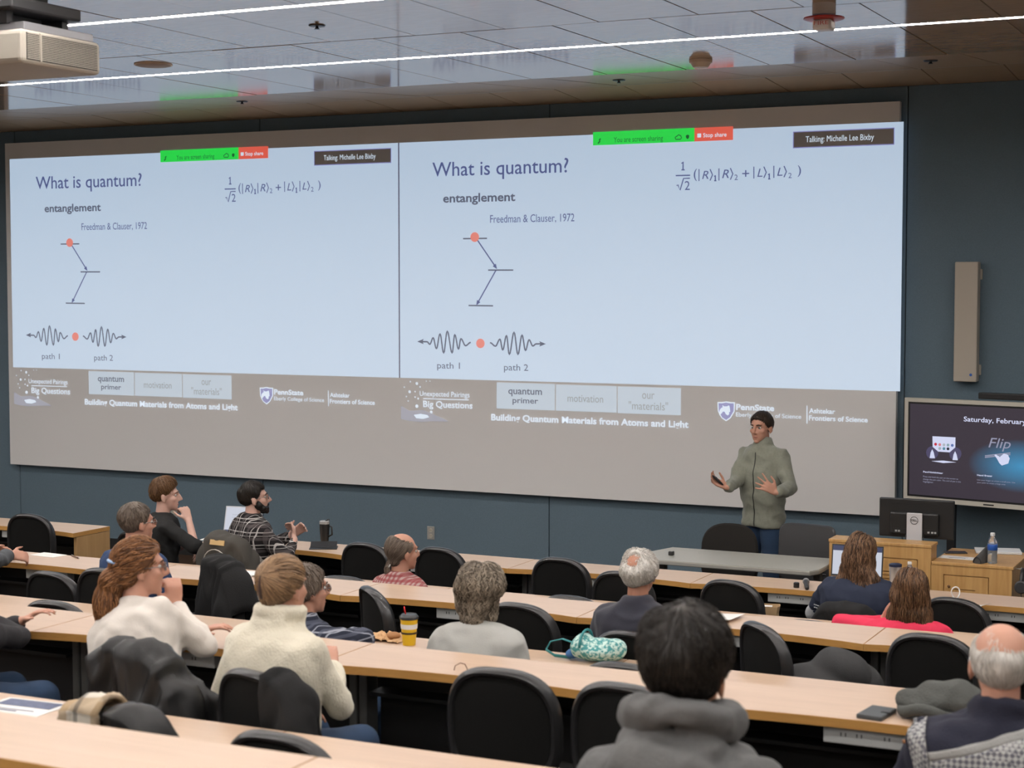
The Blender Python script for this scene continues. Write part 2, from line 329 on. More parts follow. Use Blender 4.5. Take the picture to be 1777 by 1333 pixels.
def build_slide(dx, label):
    r = ob_w('slide', G().bx(RX0+dx, RX0+dx+WSL, YS-0.0015, YS, ZB, ZT), PW, scr); r['label'] = label
    lay = [YS-0.003]
    def flat(name, pts, m, d=0):         # polygon in (X, Z)
        y = YS-0.003-0.0012*d; g = G(); g.add([(x+dx, y, z) for x, z in pts], [tuple(range(len(pts)))]); return ob_w2(name, g, m)
    def ob_w2(name, g, m):
        o = ob(name, g, m, r); return o
    def quad(name, x0, y0, x1, y1, m, d=0):
        a, b = W(x0, y0), W(x1, y1); return flat(name, [(a[0], b[1]), (b[0], b[1]), (b[0], a[1]), (a[0], a[1])], m, d)
    def disc(name, px, py, rr, m, d=0, n=20):
        x, z = W(px, py); return flat(name, [(x+rr*math.cos(t), z+rr*math.sin(t)) for t in (2*PI*k/n for k in range(n))], m, d)
    def txt(name, body, m, l, rg, top, bot, d=1, **k):   # pixel left, right; (x, y) of its top and bottom
        return fit_text(name, body, m, r, W(l, 400)[0]+dx, W(rg, 400)[0]+dx, W(*bot)[1], W(*top)[1], YS-0.003-0.0012*d, **k)
    def stroke(name, pts, wd, m, d=1, world=False):
        P = [W(*p) if not world else p for p in pts]; y = YS-0.003-0.0012*d; g = G(); L, Rr = [], []
        for i, p in enumerate(P):
            a, b = P[max(i-1, 0)], P[min(i+1, len(P)-1)]; tx, tz = b[0]-a[0], b[1]-a[1]; q = math.hypot(tx, tz) or 1; nx, nz = -tz/q*wd/2, tx/q*wd/2
            L.append((p[0]+nx+dx, y, p[1]+nz)); Rr.append((p[0]-nx+dx, y, p[1]-nz))
        n = len(P); g.add(L+Rr, [(i, n+i, n+i+1, i+1) for i in range(n-1)]); return ob_w2(name, g, m)
    txt('title_text', 'What is quantum?', PB, 751, 986.5, (779, 281), (867, 311), bold=0.004)
    txt('subtitle_text', 'entanglement', PG, 769.5, 894.5, (832, 335), (823, 355.5), bold=0.022)
    txt('citation_text', 'Freedman & Clauser, 1972', PB, 851, 997, (880, 372.8), (962, 387))
    # level diagram
    stroke('level_line', [(804, 414.3), (845.5, 413.7)], 0.012, PG); stroke('level_line', [(847.5, 468.8), (891, 468.8)], 0.012, PG); stroke('level_line', [(813.5, 530.2), (856, 530.8)], 0.012, PG)
    def arrow(a, b, wd=0.011, hs=0.045):
        A, B = Vector(W(*a)), Vector(W(*b)); d = (B-A).normalized(); n = Vector((-d.y, d.x))
        stroke('arrow_line', [tuple(A), tuple(B-d*hs*0.7)], wd, PB, world=True)
        flat('arrow_head', [tuple(B), tuple(B-d*hs+n*hs*0.42), tuple(B-d*hs-n*hs*0.42)], PB, 2)
    arrow((829, 417), (863, 467)); arrow((861, 469), (827, 530))
    disc('red_dot', 824.4, 411.5, 0.043, PDT, 3)
    disc('red_dot', 834.2, 596, 0.042, PDT, 3)
    def wave(pts):
        P = [Vector((690+x/6.128, 560+y/6.128)) for x, y in pts]; out = []
        for i in range(len(P)-1):
            p0, p1, p2, p3 = P[max(i-1, 0)], P[i], P[i+1], P[min(i+2, len(P)-1)]
            for k in range(6):
                t = k/6; h = (1-math.cos(t*PI))/2; out.append((p1.x+(p2.x-p1.x)*t, p1.y+(p2.y-p1.y)*h))
        out.append(tuple(P[-1])); stroke('wave_line', out, 0.013, PG)
    wave([(250,202),(315,203),(345,230),(380,160),(415,278),(453,118),(492,325),(530,88),(582,325),(610,125),(650,283),(675,170),(725,245),(780,210)])
    wave([(985,213),(1043,250),(1090,175),(1120,292),(1160,135),(1190,340),(1240,100),(1282,340),(1325,130),(1362,297),(1400,182),(1440,248),(1475,226),(1530,225)])
    for tip, base, e in ((212, 280, 0), (1580, 1510, 0)):
        yy = 201 if tip < 500 else 226
        flat('arrow_head', [W(690+tip/6.128, 560+yy/6.128), W(690+base/6.128, 560+(yy-28)/6.128), W(690+(base+(12 if tip > 500 else -12))/6.128, 560+yy/6.128), W(690+base/6.128, 560+(yy+28)/6.128)][::1], PG, 2)
    txt('caption_text', 'path 1', PG, 758.5, 798, (780, 629), (763, 643)); txt('caption_text', 'path 2', PG, 875, 917, (900, 632), (880, 646.5))
    # formula
    def c8(x, y): return 1020+x/3.29, 200+y/3.29
    def gl(body, x0, x1, y0, y1, **k):
        a, b = c8(x0, y0), c8(x1, y1); m_ = ((a[0]+b[0])/2); txt('formula_glyph', body, PB, a[0], b[0], (m_, a[1]), (m_, b[1]), **k)
    def one(x, y0, y1): h_ = y1-y0; stroke('formula_line', [c8(x-.2*h_, y0+.22*h_), c8(x, y0), c8(x, y1)], 0.010, PB); stroke('formula_line', [c8(x-.2*h_, y1), c8(x+.2*h_, y1)], 0.009, PB)
    one(545, 266, 312); stroke('formula_line', [c8(503, 345), c8(585, 343)], 0.010, PB)
    stroke('formula_line', [c8(508, 402), c8(516, 398), c8(528, 428), c8(548, 361), c8(584, 360)], 0.010, PB); gl('2', 553, 582, 376, 427)
    gl('(', 604, 622, 306, 376); gl(')', 1196, 1215, 286, 352); gl('+', 880, 920, 314, 352)
    for x, y0, y1 in ((636, 308, 376), (750, 304, 373), (949, 294, 362), (1063, 289, 358)): stroke('formula_line', [c8(x, y0), c8(x, y1)], 0.008, PB)
    for x, y0, y1 in ((699, 308, 373), (815, 302, 368), (1006, 294, 358), (1121, 290, 354)): stroke('formula_line', [c8(x, y0), c8(x+14, (y0+y1)/2), c8(x, y1)], 0.009, PB)
    gl('R', 652, 688, 318, 364, shear=0.25); gl('R', 766, 804, 311, 359, shear=0.25); gl('L', 966, 996, 305, 352, shear=0.25); gl('L', 1079, 1110, 300, 346, shear=0.25)
    one(729, 343, 374); gl('2', 836, 855, 339, 370); one(1037, 333, 364); gl('2', 1143, 1162, 329, 359)
    # sharing bar and talker tag
    a, b = W(1029.5, 237), W(1205.3, 245.6); flat('sharing_bar', [(a[0], b[1]), (b[0], b[1]), (b[0], ZT+0.02), (a[0], ZT+0.02)], PGR, 1)
    c_ = W(1272.3, 242); flat('stop_button', [(b[0], b[1]), (c_[0], b[1]), (c_[0], ZT+0.02), (b[0], ZT+0.02)], PRD, 1)
    txt('bar_text', 'You are screen sharing', PDG, 1065, 1150, (1075, 238), (1145, 247), d=2); txt('button_text', 'Stop share', PLT, 1219.5, 1260, (1225, 231), (1255, 239.5), d=2, bold=0.012)
    quad('stop_icon', 1210.5, 232, 1217, 238.5, PLT, 2)
    stroke('cloud_icon', [(1173, 242), (1172, 238.5), (1175, 236.5), (1178, 234), (1182, 236), (1183, 239.5), (1181, 242), (1173, 242)], 0.008, PDG, 2)
    flat('shield_icon', [W(1190.5, 235.5), W(1193.5, 233.8), W(1196.5, 235), W(1196, 239), W(1193.5, 241.8), W(1191, 239.5)][::-1], PDG, 2)
    stroke('mic_icon', [(1038, 249), (1041, 246), (1041, 242), (1043, 241)], 0.012, PDG, 2)
    z0, z1 = W(1378, 255.8)[1], W(1378, 230.2)[1]; xa, xb = W(1378, 240)[0], W(1552.3, 240)[0]
    flat('talker_box', [(xa-0.008, z0-0.008), (xb, z0-0.008), (xb, z1+0.008), (xa-0.008, z1+0.008)], PPU, 1); flat('talker_box', [(xa, z0), (xb-0.006, z0), (xb-0.006, z1), (xa, z1)], PK, 2)
    txt('talker_text', 'Talking: Michelle Lee Bixby', PLT, 1397, 1515, (1420, 236), (1410, 250), d=3)
    # footer
    def c5(x, y): return 690+x/3.353, 640+y/3.353
    for x0, x1, yt, yb in ((577, 915, 80, 232), (922, 1275, 92, 245), (1282, 1648, 103, 260)): quad('agenda_box', *c5(x0, yt), *c5(x1, yb+11), PBX, 0)
    def t5(body, m, x0, x1, y0, y1, **k):
        a, b = c5(x0, y0), c5(x1, y1); m_ = (a[0]+b[0])/2; txt('agenda_text', body, m, a[0], b[0], (m_, a[1]), (m_, b[1]), **k)
    t5('quantum', PG, 645, 842, 116, 163, bold=0.014); t5('primer', PG, 670, 820, 170, 212, bold=0.014); t5('motivation', PFG, 992, 1200, 154, 195); t5('our', PFG, 1428, 1500, 143, 176); t5('"materials"', PFG, 1350, 1580, 192, 240)
    a, b = c5(545, 262), c5(1700, 350); txt('talk_title', 'Building Quantum Materials from Atoms and Light', PLT, a[0], b[0], c5(545, 262), c5(545, 312), bold=0.02)
    for x, y, q in ((113,86,9),(75,75,5),(168,72,4),(190,72,4),(132,106,5),(40,107,5),(71,134,9),(103,133,5),(52,162,5),(103,165,5),(121,174,6),(63,188,5),(113,218,11),(197,252,9)): disc('sparkle', *c5(x, y), q/3.353*0.0047, PLT, 1, 10)
    gp = [(20,215),(70,245),(150,240),(200,262),(270,292),(300,308),(200,306),(130,310),(60,302),(20,292)]
    flat('light_burst', [W(*c5(*p)) for p in gp][::-1], PGL, 0); flat('light_burst', [W(*c5(*p)) for p in ((95,268),(135,262),(175,270),(185,282),(150,292),(110,288))][::-1], PLT, 1)
    t5('Unexpected Pairings', PLT, 127, 418, 133, 172); stroke('logo_line', [c5(150, 174), c5(415, 182)], 0.006, PLT); t5('Big Questions', PLT, 147, 435, 190, 240, bold=0.008)
    def c6(x, y): return 1230+x/5.385, 670+y/5.385
    sh = [(82,150),(120,152),(163,143),(205,152),(245,152),(243,235),(205,300),(163,328),(120,300),(86,235)]
    flat('crest', [W(*c6(*p)) for p in sh][::-1], PLT, 0); flat('crest', [W(*c6(163+(x-163)*.88, 232+(y-232)*.88)) for x, y in sh][::-1], PPU, 1)
    flat('crest_figure', [W(*c6(*p)) for p in ((100,275),(103,225),(118,205),(132,198),(128,175),(145,190),(170,190),(192,180),(198,200),(203,240),(190,245),(193,262),(178,275),(160,262),(150,240),(135,238),(122,255))][::-1], PLT, 2)
    def t6(body, x0, x1, y0, y1, **k):
        a, b = c6(x0, y0), c6(x1, y1); txt('sponsor_text', body, PLT, a[0], b[0], (a[0], a[1]), (a[0], b[1]), **k)
    t6('PennState', 270, 627, 168, 224, bold=0.02); t6('Eberly College of Science', 268, 882, 246, 298); t6('Ashtekar', 955, 1200, 208, 254, bold=0.012); t6('Frontiers of Science', 955, 1508, 274, 322, bold=0.012)
    stroke('logo_line', [c6(919, 183), c6(919, 352)], 0.007, PLT)
    for ch in r.children: ch.location = (0, 0, 0)
build_slide(0.0, 'slide on the screen half beside the wall speaker'); build_slide(-WSL-0.012, 'slide on the screen half away from the wall speaker')
ob_w('slide_gap', G().bx(RX0-0.012, RX0, YS-0.002, YS, ZB, ZT), PDV, scr)
# wall fittings
t = thing('wall_speaker', 'tall narrow beige column speaker on the blue wall', 'speaker', (-2.61, YW-0.03, 1.885))
ob('cabinet', G().bx(-0.088, 0.088, -0.13, -0.02, 0, 0.925), mat('putty_metal', (0.47, 0.42, 0.35), 0.55), t, bevel=0.008)
ob('bracket', G().bx(0.03, 0.1, -0.02, 0.0, 0.05, 0.13).bx(0.03, 0.1, -0.02, 0, 0.79, 0.87).bx(-.05, .05, -0.02, 0, 0.4, 0.5), mat('putty_metal', (0, 0, 0)), t)
ob('badge', G().lathe([(0.011, 0), (0.011, 0.003)], c=(0.045, -0.13, 0.055), R=Matrix.Rotation(PI/2, 3, 'X'), n=14), mat('blue_badge', (0.03, 0.12, 0.5), 0.4), t)
M_OUT = mat('steel_plate', (0.45, 0.44, 0.41), 0.4, 0.4); M_IV = mat('ivory_plastic', (0.6, 0.56, 0.46), 0.4); M_BLK = mat('black_plastic', (0.012, 0.012, 0.013), 0.4)
for px, py, lb in ((748, 925, 'below the gap between the slides'), (301.5, 893, 'beside the man in black')):
    p = at_y(px, py, YW-0.03); t = thing('wall_outlet', 'steel duplex outlet plate on the blue wall ' + lb, 'outlet', p)
    ob('plate', G().bx(-0.038, 0.038, -0.006, 0, -0.06, 0.06), M_OUT, t, bevel=0.003)
    for z in (-0.026, 0.026):
        s_ = ob('socket', G().lathe([(0.017, 0), (0.017, 0.004)], c=(0, -0.006, z), R=Matrix.Rotation(PI/2, 3, 'X'), n=14), M_IV, t); ob('slot', G().bx(-.008, -.005, -.0115, -.0095, z-.004, z+.006).bx(.005, .008, -.0115, -.0095, z-.004, z+.006), M_BLK, s_)
# ================================================================== desks
M_TOP = wood('pale_beech_laminate', (0.54, 0.385, 0.275), (0.60, 0.435, 0.315), rough=0.30, scale=(1.0, 14, 14), spec=0.55)
M_EDGE = wood('honey_oak_edge', (0.47, 0.24, 0.065), (0.57, 0.305, 0.09), rough=0.4, scale=(1.0, 40, 40))
M_LEG = mat('grey_steel', (0.16, 0.165, 0.16), 0.45, 0.3); M_MOD = mat('black_laminate', (0.010, 0.010, 0.011), 0.55); M_PWR = mat('grey_power_bar', (0.42, 0.43, 0.42), 0.5)
ROWS = {1: (10.57, 0.0), 2: (9.35, 0.0), 3: (8.26, 0.21), 4: (7.04, 0.21), 5: (5.985, 0.42), 6: (4.66, 0.42), 7: (3.60, 0.70)}
SEAMS = {1: [-12.5, -11.22, -9.94, -8.66, None, -7.53, -6.25, -4.97, -3.68, -2.40, -1.12, 0.16], 2: [-7.55, -6.25, -4.97, -3.68, -2.40, -1.12, 0.16],
         3: [-9.12, -7.69, -6.27, -4.85, -3.45, -1.98, -0.55, 0.9], 4: [-7.05, -5.65, -4.25, -2.85, -1.42, 0.0], 5: [-7.85, -6.42, -4.98, -3.55, -2.12, -0.69, 0.74],
         6: [-6.05, -4.62, -3.10, -1.75, -0.3], 7: [-5.2, -3.75, -2.3, -0.85]}
DEPTH, TH = 0.43, 0.032
def desk_outline(x0, x1):
    n = 14; near = [(x0 + (x1-x0)*k/n, -DEPTH + 0.075*math.sin(PI*k/n)**0.75) for k in range(n+1)]
    return [(x1, 0), (x0, 0)] + near
ord_ = {1: 'front', 2: 'second', 3: 'third', 4: 'fourth', 5: 'fifth', 6: 'sixth', 7: 'seventh'}
DLAB = {(1, -11.22): 'front-row desk section across the aisle, next to the one with the end panel', (1, -9.94): 'front-row desk section across the aisle with a wooden end panel', (1, -7.53): 'front-row desk section with an open laptop and black thermos', (1, -6.25): 'front-row desk section with two empty chairs beyond the man in red check',
        (1, -4.97): 'front-row desk section just behind the end of the grey table', (1, -3.68): 'front-row desk section with a microphone beside a laptop', (1, -2.40): 'front-row desk section below the wooden lectern wing', (1, -1.12): 'front-row desk section past the end of the lectern',
        (2, -7.55): 'second-row desk section right behind the man in plaid', (2, -6.25): 'second-row desk section where the man in red check sits', (2, -4.97): 'second-row desk section behind the lone front chair', (2, -3.68): 'second-row desk section behind the chair with the paper bag', (2, -2.40): 'second-row desk section where the girl in pink sits', (2, -1.12): 'second-row desk section past the girl in pink',
        (3, -9.12): 'third-row desk section before the person in the grey sweatshirt', (3, -7.69): 'third-row desk section with a pen and white card', (3, -6.27): 'third-row desk section with a white notepad', (3, -4.85): 'third-row desk section with a chair turned sideways above the yellow cup', (3, -3.45): 'third-row desk section holding loose white papers', (3, -1.98): 'third-row desk section behind the girl in pink',
        (4, -7.05): 'fourth-row desk section in front of the folded charcoal sleeves', (4, -5.65): 'fourth-row desk section in front of the woman in white fleece', (4, -4.25): 'fourth-row desk section with a yellow coffee cup', (4, -2.85): 'fourth-row desk section with a teal patterned bag', (4, -1.42): 'fourth-row desk section in front of the elderly man',
        (5, -6.42): 'fifth-row desk section under the folded charcoal sleeves', (5, -4.98): 'fifth-row desk section where the woman in white fleece leans', (5, -3.55): 'fifth-row desk section with a thin cable loop', (5, -2.12): 'fifth-row desk section with a phone and grey knit hat',
        (6, -6.05): 'sixth-row desk section past the printed flyer', (6, -4.62): 'sixth-row desk section with a printed flyer', (6, -3.10): 'sixth-row desk section behind the large empty chair', (6, -1.75): 'sixth-row desk section in front of the grey hood', (7, -5.2): 'seventh-row desk section at the far end', (7, -3.75): 'seventh-row desk section right behind the checked scarf', (7, -2.3): 'seventh-row desk section behind the chair with the shiny top'}
for r, (yf, zf) in ROWS.items():
    sm = SEAMS[r]
    for a, b in zip(sm[:-1], sm[1:]):
        if a is None or b is None or (r, a) not in DLAB: continue
        lab = DLAB[(r, a)]
        x0, x1 = -(b-a)/2 + 0.003, (b-a)/2 - 0.003
        t = thing('desk', lab, 'desk', ((a+b)/2, yf, zf), 0, 'desk sections in the %s row' % ord_[r])
        ol = desk_outline(x0, x1)
        ob('desktop', G().prism(ol, 0.74-TH, 0.74), M_TOP, t)
        g = G(); n = len(ol); out = []
        for i, p in enumerate(ol):       # edge band, 3 mm proud
            q, s_ = ol[i-1], ol[(i+1) % n]; d1 = Vector((p[0]-q[0], p[1]-q[1])).normalized(); d2 = Vector((s_[0]-p[0], s_[1]-p[1])).normalized(); d = (d1+d2).normalized() if (d1+d2).length > .1 else d1
            out.append((p[0]+d.y*0.003 if 1 < i else p[0], p[1]-d.x*0.003))
        z0, z1 = 0.74-TH-0.0005, 0.7395
        for i in range(n):
            j = (i+1) % n
            g.add([(*ol[i], z0), (*ol[j], z0), (*ol[j], z1), (*ol[i], z1), (*out[i], z0), (*out[j], z0), (*out[j], z1), (*out[i], z1)], [(4, 5, 6, 7), (3, 2, 6, 7), (0, 1, 5, 4)])
        ob('edge_band', g, M_EDGE, t)
        for x in (x0+0.002, x1-0.040):
            ob('leg', G().bx(x, x+0.038, -0.125, -0.035, 0.0, 0.74-TH), M_LEG, t, bevel=0.006); 
        ob('modesty_panel', G().bx(x0+0.05, x1-0.05, -0.032, -0.015, 0.16, 0.70), M_MOD, t)
        pw = ob('power_bar', G().bx(-0.16, 0.16, -DEPTH+0.095, -DEPTH+0.16, 0.74-TH-0.062, 0.74-TH-0.002), M_PWR, t, bevel=0.004)
        sl = G()
        for x in (-0.09, -0.035, 0.06):
            for dx in (-0.008, 0.008): sl.bx(x+dx-0.002, x+dx+0.002, -DEPTH+0.0945, -DEPTH+0.097, 0.74-TH-0.035, 0.74-TH-0.022)
        ob('socket', sl, M_BLK, pw)
        if (r, a) == (1, -9.94):
            ob('end_panel', G().bx(x1-0.028, x1, -DEPTH+0.04, 0, 0.0, 0.74-TH-0.004), wood('oak_panel', (0.42, 0.25, 0.10), (0.5, 0.31, 0.14), scale=(14, 14, 1.2)), t)
        ob('cable_tray', G().bx(x0+0.06, x1-0.06, -0.14, -0.033, 0.56, 0.575), M_MOD, t)
# ================================================================== chairs
M_PLA = mat('black_moulded_plastic', (0.022, 0.022, 0.023), 0.28, spec=0.55); M_FAB = mat('black_upholstery', (0.0075, 0.0075, 0.0072), 0.9, bump=0.5, bscale=500, var=0.3, vscale=300, spec=0.2)
M_CHR = mat('dark_grey_steel', (0.06, 0.06, 0.062), 0.35, 0.7)
def back_ring(sx, sz, y, zc, n=40, w=0.215, h=0.20):
    out = []
    for k in range(n):
        t = 2*PI*k/n; c, s_ = math.cos(t), math.sin(t); e = 0.72 if s_ > 0 else 0.55
        x = w*sx*math.copysign(abs(c)**e, c)*(1.0 - 0.06*max(0, s_)); z = h*sz*math.copysign(abs(s_)**e, s_)
        out.append(Vector((x, y + 0.9*x*x - 0.06*(z+h) + 0.02, zc + z)))
    return out
def make_chair():
    t = thing('task_chair', '', 'chair'); zc = 0.70
    fr = lambda rs: G().rings([r[::-1] for r in rs])
    sh = G().rings([back_ring(.85, .84, .006, zc), back_ring(.88, .875, -.008, zc), back_ring(.93, .93, -.013, zc), back_ring(.98, .98, -.004, zc), back_ring(1.0, 1.0, .010, zc), back_ring(1.0, 1.0, .028, zc), back_ring(.97, .97, .038, zc), back_ring(.9, .9, .034, zc)][::-1])
    ob('back_shell', sh, M_PLA, t, smooth='auto')
    ob('back_panel', G().rings([back_ring(.3, .3, -.001, zc), back_ring(.6, .6, 0, zc), back_ring(.865, .855, .003, zc), back_ring(.865, .855, .02, zc)][::-1]), M_FAB, t, smooth='auto')
    ob('back_cushion', G().rings([back_ring(.9, .9, .03, zc), back_ring(.94, .94, .045, zc), back_ring(.86, .86, .06, zc), back_ring(.5, .5, .068, zc), back_ring(.2, .2, .07, zc)][::-1]), M_FAB, t, smooth='auto')
    def seat_ring(s, z, n=32): return [Vector((0.222*s*math.copysign(abs(math.cos(a))**.55, math.cos(a)), 0.285 + 0.215*s*math.copysign(abs(math.sin(a))**.55, math.sin(a)), z)) for a in (2*PI*k/n for k in range(n))]
    ob('seat', G().rings([seat_ring(.9, .40), seat_ring(.98, .415), seat_ring(1, .44), seat_ring(.94, .462), seat_ring(.6, .47), seat_ring(.2, .468)]), M_FAB, t, smooth='auto')
    ob('seat_pan', G().rings([seat_ring(.7, .375), seat_ring(.92, .385), seat_ring(.95, .405)]), M_PLA, t, smooth='auto')
    ob('back_bar', G().tube([(0, .22, .385), (0, .02, .39), (0, .0, .43), (0, .035, .50), (0, .04, .56)], [.02, .022, .022, .02, .015], 8, flat=1.6), M_CHR, t, smooth='auto')
    ob('lift_column', G().lathe([(.03, .08), (.03, .22), (.016, .225), (.016, .38)], c=(0, .3, 0), n=16), M_CHR, t, smooth='auto')
    lv = ob('height_lever', G().tube([(.05, .28, .38), (.2, .26, .372), (.24, .255, .37)], [.005, .005, .009], 6), M_CHR, t, smooth='auto')
    for k in range(5):
        a = 2*PI*k/5 + .3; d = Vector((math.cos(a), math.sin(a), 0)); c = Vector((0, .3, 0))
        lg = ob('base_leg', G().tube([c+d*.02+Vector((0, 0, .105)), c+d*.16+Vector((0, 0, .095)), c+d*.245+Vector((0, 0, .072))], [.024, .02, .015], 8), M_PLA, t, smooth='auto')
        R = Matrix.Rotation(a, 3, 'Z') @ Matrix.Rotation(PI/2, 3, 'X')
        ob('caster', G().lathe([(.018, -.024), (.027, -.02), (.027, -.006), (.02, -.004), (.02, .004), (.027, .006), (.027, .02), (.018, .024)], c=c+d*.25+Vector((0, 0, .027)), R=R, n=14), M_PLA, lg, smooth='auto')
    return t
CH0 = make_chair(); used = [False]
def chair(x, y, zf, rz, label):
    o = CH0 if not used[0] else dup(CH0); used[0] = True
    o.location = (x, y, zf); o.rotation_euler = (0, 0, math.radians(rz)); o['label'] = label; o['group'] = 'black task chairs at the desks'
    return o
def lower(o, dz):                     # gas lift let down: everything above the star base sinks by dz
    for ch in o.children:
        if ch.name.startswith('base_leg'): continue
        if ch.name.startswith('lift_column'): ch.scale.z = (.38-dz)/.38
        else: ch.location.z -= dz
    return o
def spin(o, deg):                     # star base turned under its column
    c0 = Vector((0, .3, 0)); M = Matrix.Translation(c0) @ Matrix.Rotation(math.radians(deg), 4, 'Z') @ Matrix.Translation(-c0)
    for ch in o.children:
        if ch.name.startswith('base_leg'): ch.matrix_local = M
    return o
def chair_px(px, py, zf, rz, label, dy=0.0):
    p = at_z(px, py, zf+0.9); return chair(p.x, p.y+dy, zf, rz, 'black task chair ' + label)
spin(chair_px(45, 892, 0, 5, 'alone at the front desk across the aisle'), 26)
lc = at_y(95, 990, 7.36); o = chair(lc.x-.06, 7.36, .21, -6, 'black task chair, set low, beside the person with clasped hands'); lower(o, .08)
chair_px(628, 942, 0, -6, 'at the front desk right after the black thermos')
chair_px(757, 950, 0, -8, 'at the front desk straight beyond the man in red check')
chair_px(967, 968, 0, -2, 'standing alone at the front desk facing the bare blue wall')
chair_px(1075, 992, 0, -4, 'at the front desk hidden partly by the white-haired man')
chair_px(1262, 1007, 0, -10, 'at the front desk next to the brown paper bag')
chair_px(1652, 1038, 0, -14, 'at the front desk beyond the girl in pink')
chair_px(590, 1000, 0, 8, 'tucked under the second desk beside the man in red check')
chair_px(985, 1034, 0, 0, 'tucked under the second desk right behind the lone front chair')
chair_px(1400, 1077, 0, 0, 'tucked under the second desk beyond the chair with dark clothes')
chair_px(632, 1020, .21, -42, 'turned sideways at the third desk above the yellow cup', dy=.02)
chair_px(895, 1047, .21, -8, 'at the third desk right beyond the curly grey-haired woman')
lc = at_y(1090, 1096, 7.10); o = chair(lc.x, 7.10, .21, -4, 'black task chair of the white-haired man in the navy jacket'); lower(o, .9-(lc.z-.21))
chair_px(1310, 1081, .21, -44, 'turned sideways at the third desk with dark clothes on its seat')
chair_px(1612, 1101, .21, -6, 'at the third desk straight behind the girl in pink')
chair_px(85, 1043, .21, 0, 'pushed in at the fourth desk beside the folded dark sleeves')
spin(chair_px(368, 1089, .21, 24, 'pushed in at the fourth desk beyond the cream turtleneck'), 36)
chair_px(1075, 1151, .21, 0, 'pushed in at the fourth desk against the teal bag')
chair_px(862, 1161, .42, 2, 'large in view at the fifth desk, empty, with a silver-lit lower rim')
chair_px(1075, 1187, .42, -6, 'at the fifth desk half hidden by the grey hood')
chair_px(430, 1164, .42, -16, 'of the woman in the cream turtleneck')
spin(chair_px(480, 1268, .42, -4, 'pushed in at the sixth desk with only its shiny top showing', dy=-.03), 19+4)
# ================================================================== front of the room
M_GT = mat('grey_speckled_laminate', (0.40, 0.395, 0.355), 0.35, var=0.12, vscale=90); M_GB = mat('grey_rubber_edge', (0.30, 0.29, 0.26), 0.5)
t = thing('folding_table', 'long grey laminate table with clipped corners in front of the speaker', 'table', (-3.75, 11.2, 0))
ol = [(0.62, -0.28), (0.66, -0.2), (0.66, 0.2), (0.6, 0.3), (-0.56, 0.3), (-0.66, -0.06), (-0.66, -0.24), (-0.6, -0.28)][::-1]
ol = ol[::-1]
ob('tabletop', G().prism(ol, 0.712, 0.74), M_GT, t); ob('edge_band', G().prism([(x*1.006, y*1.015) for x, y in ol], 0.708, 0.737), M_GB, t, bevel=0.006)
for x in (-0.52, 0.60):
    lg = ob('leg', G().bx(x-0.025, x+0.025, -0.03, 0.03, 0.05, 0.71), M_LEG, t, bevel=.005); ob('foot', G().bx(x-0.03, x+0.03, -0.27, 0.27, 0.0, 0.05), M_BLK, lg, bevel=.01)
M_DF = mat('charcoal_fabric', (0.022, 0.020, 0.018), 0.9, bump=0.4, bscale=400, spec=0.2); M_DP = mat('charcoal_plastic', (0.040, 0.040, 0.042), 0.45)
def guest_chair(x, y, rz, kind, label, top=.80):
    t = thing('guest_chair', label, 'chair', (x, y, 0), rz)
    m = M_DF if kind == 'round' else M_DP
    def ring(s, yy, n=36):
        out = []
        for k in range(n):
            a = 2*PI*k/n; c, q = math.cos(a), math.sin(a); e = (0.75 if q > 0 else 0.35) if kind == 'round' else 0.28
            X = 0.215*s*math.copysign(abs(c)**e, c); Z = 0.205*s*math.copysign(abs(q)**e, q); out.append(Vector((X, yy + 0.7*X*X - 0.05*Z, top-.205+Z)))
        return out
    ob('backrest', G().rings([ring(.3, .0), ring(.95, .0), ring(1, .01), ring(1, .02), ring(.95, .035), ring(.3, .04)][::-1]), m, t, smooth='auto')
    if kind != 'round':
        for k in range(5):
            z = top-.345 + k*0.022; zz_ = z-top+.205; ob('slot', G().tube([(-.15, .0455+.7*.0225-.05*zz_-.004, z), (0, .0405-.05*zz_-.004, z), (.15, .0455+.7*.0225-.05*zz_-.004, z)], 0.005, 6), m, t)
    ob('seat', G().rings([[Vector((.22*s*math.copysign(abs(math.cos(a))**.5, math.cos(a)), .26+.22*s*math.copysign(abs(math.sin(a))**.5, math.sin(a)), z)) for a in (2*PI*k/28 for k in range(28))] for s, z in ((.9, .41), (1, .425), (.98, .45), (.8, .46))]), m, t, smooth='auto')
    for sx in (-1, 1):
        ob('leg', G().tube([(sx*.19, .44, .42), (sx*.22, .46, .0)], .011, 8), M_BLK, t, smooth='auto'); ob('leg', G().tube([(sx*.2, .02, top-.18), (sx*.2, .06, .42), (sx*.22, -.04, .0)], .011, 8), M_BLK, t, smooth='auto')
    return t
p = at_y(1270, 908, 11.76); guest_chair(p.x, p.y, PI, 'round', 'charcoal fabric chair with a rounded back behind the grey table', p.z)
p = at_y(1405, 909, 11.78); guest_chair(p.x, p.y, PI-.1, 'slot', 'charcoal plastic chair with slotted square back beside the lectern', p.z)
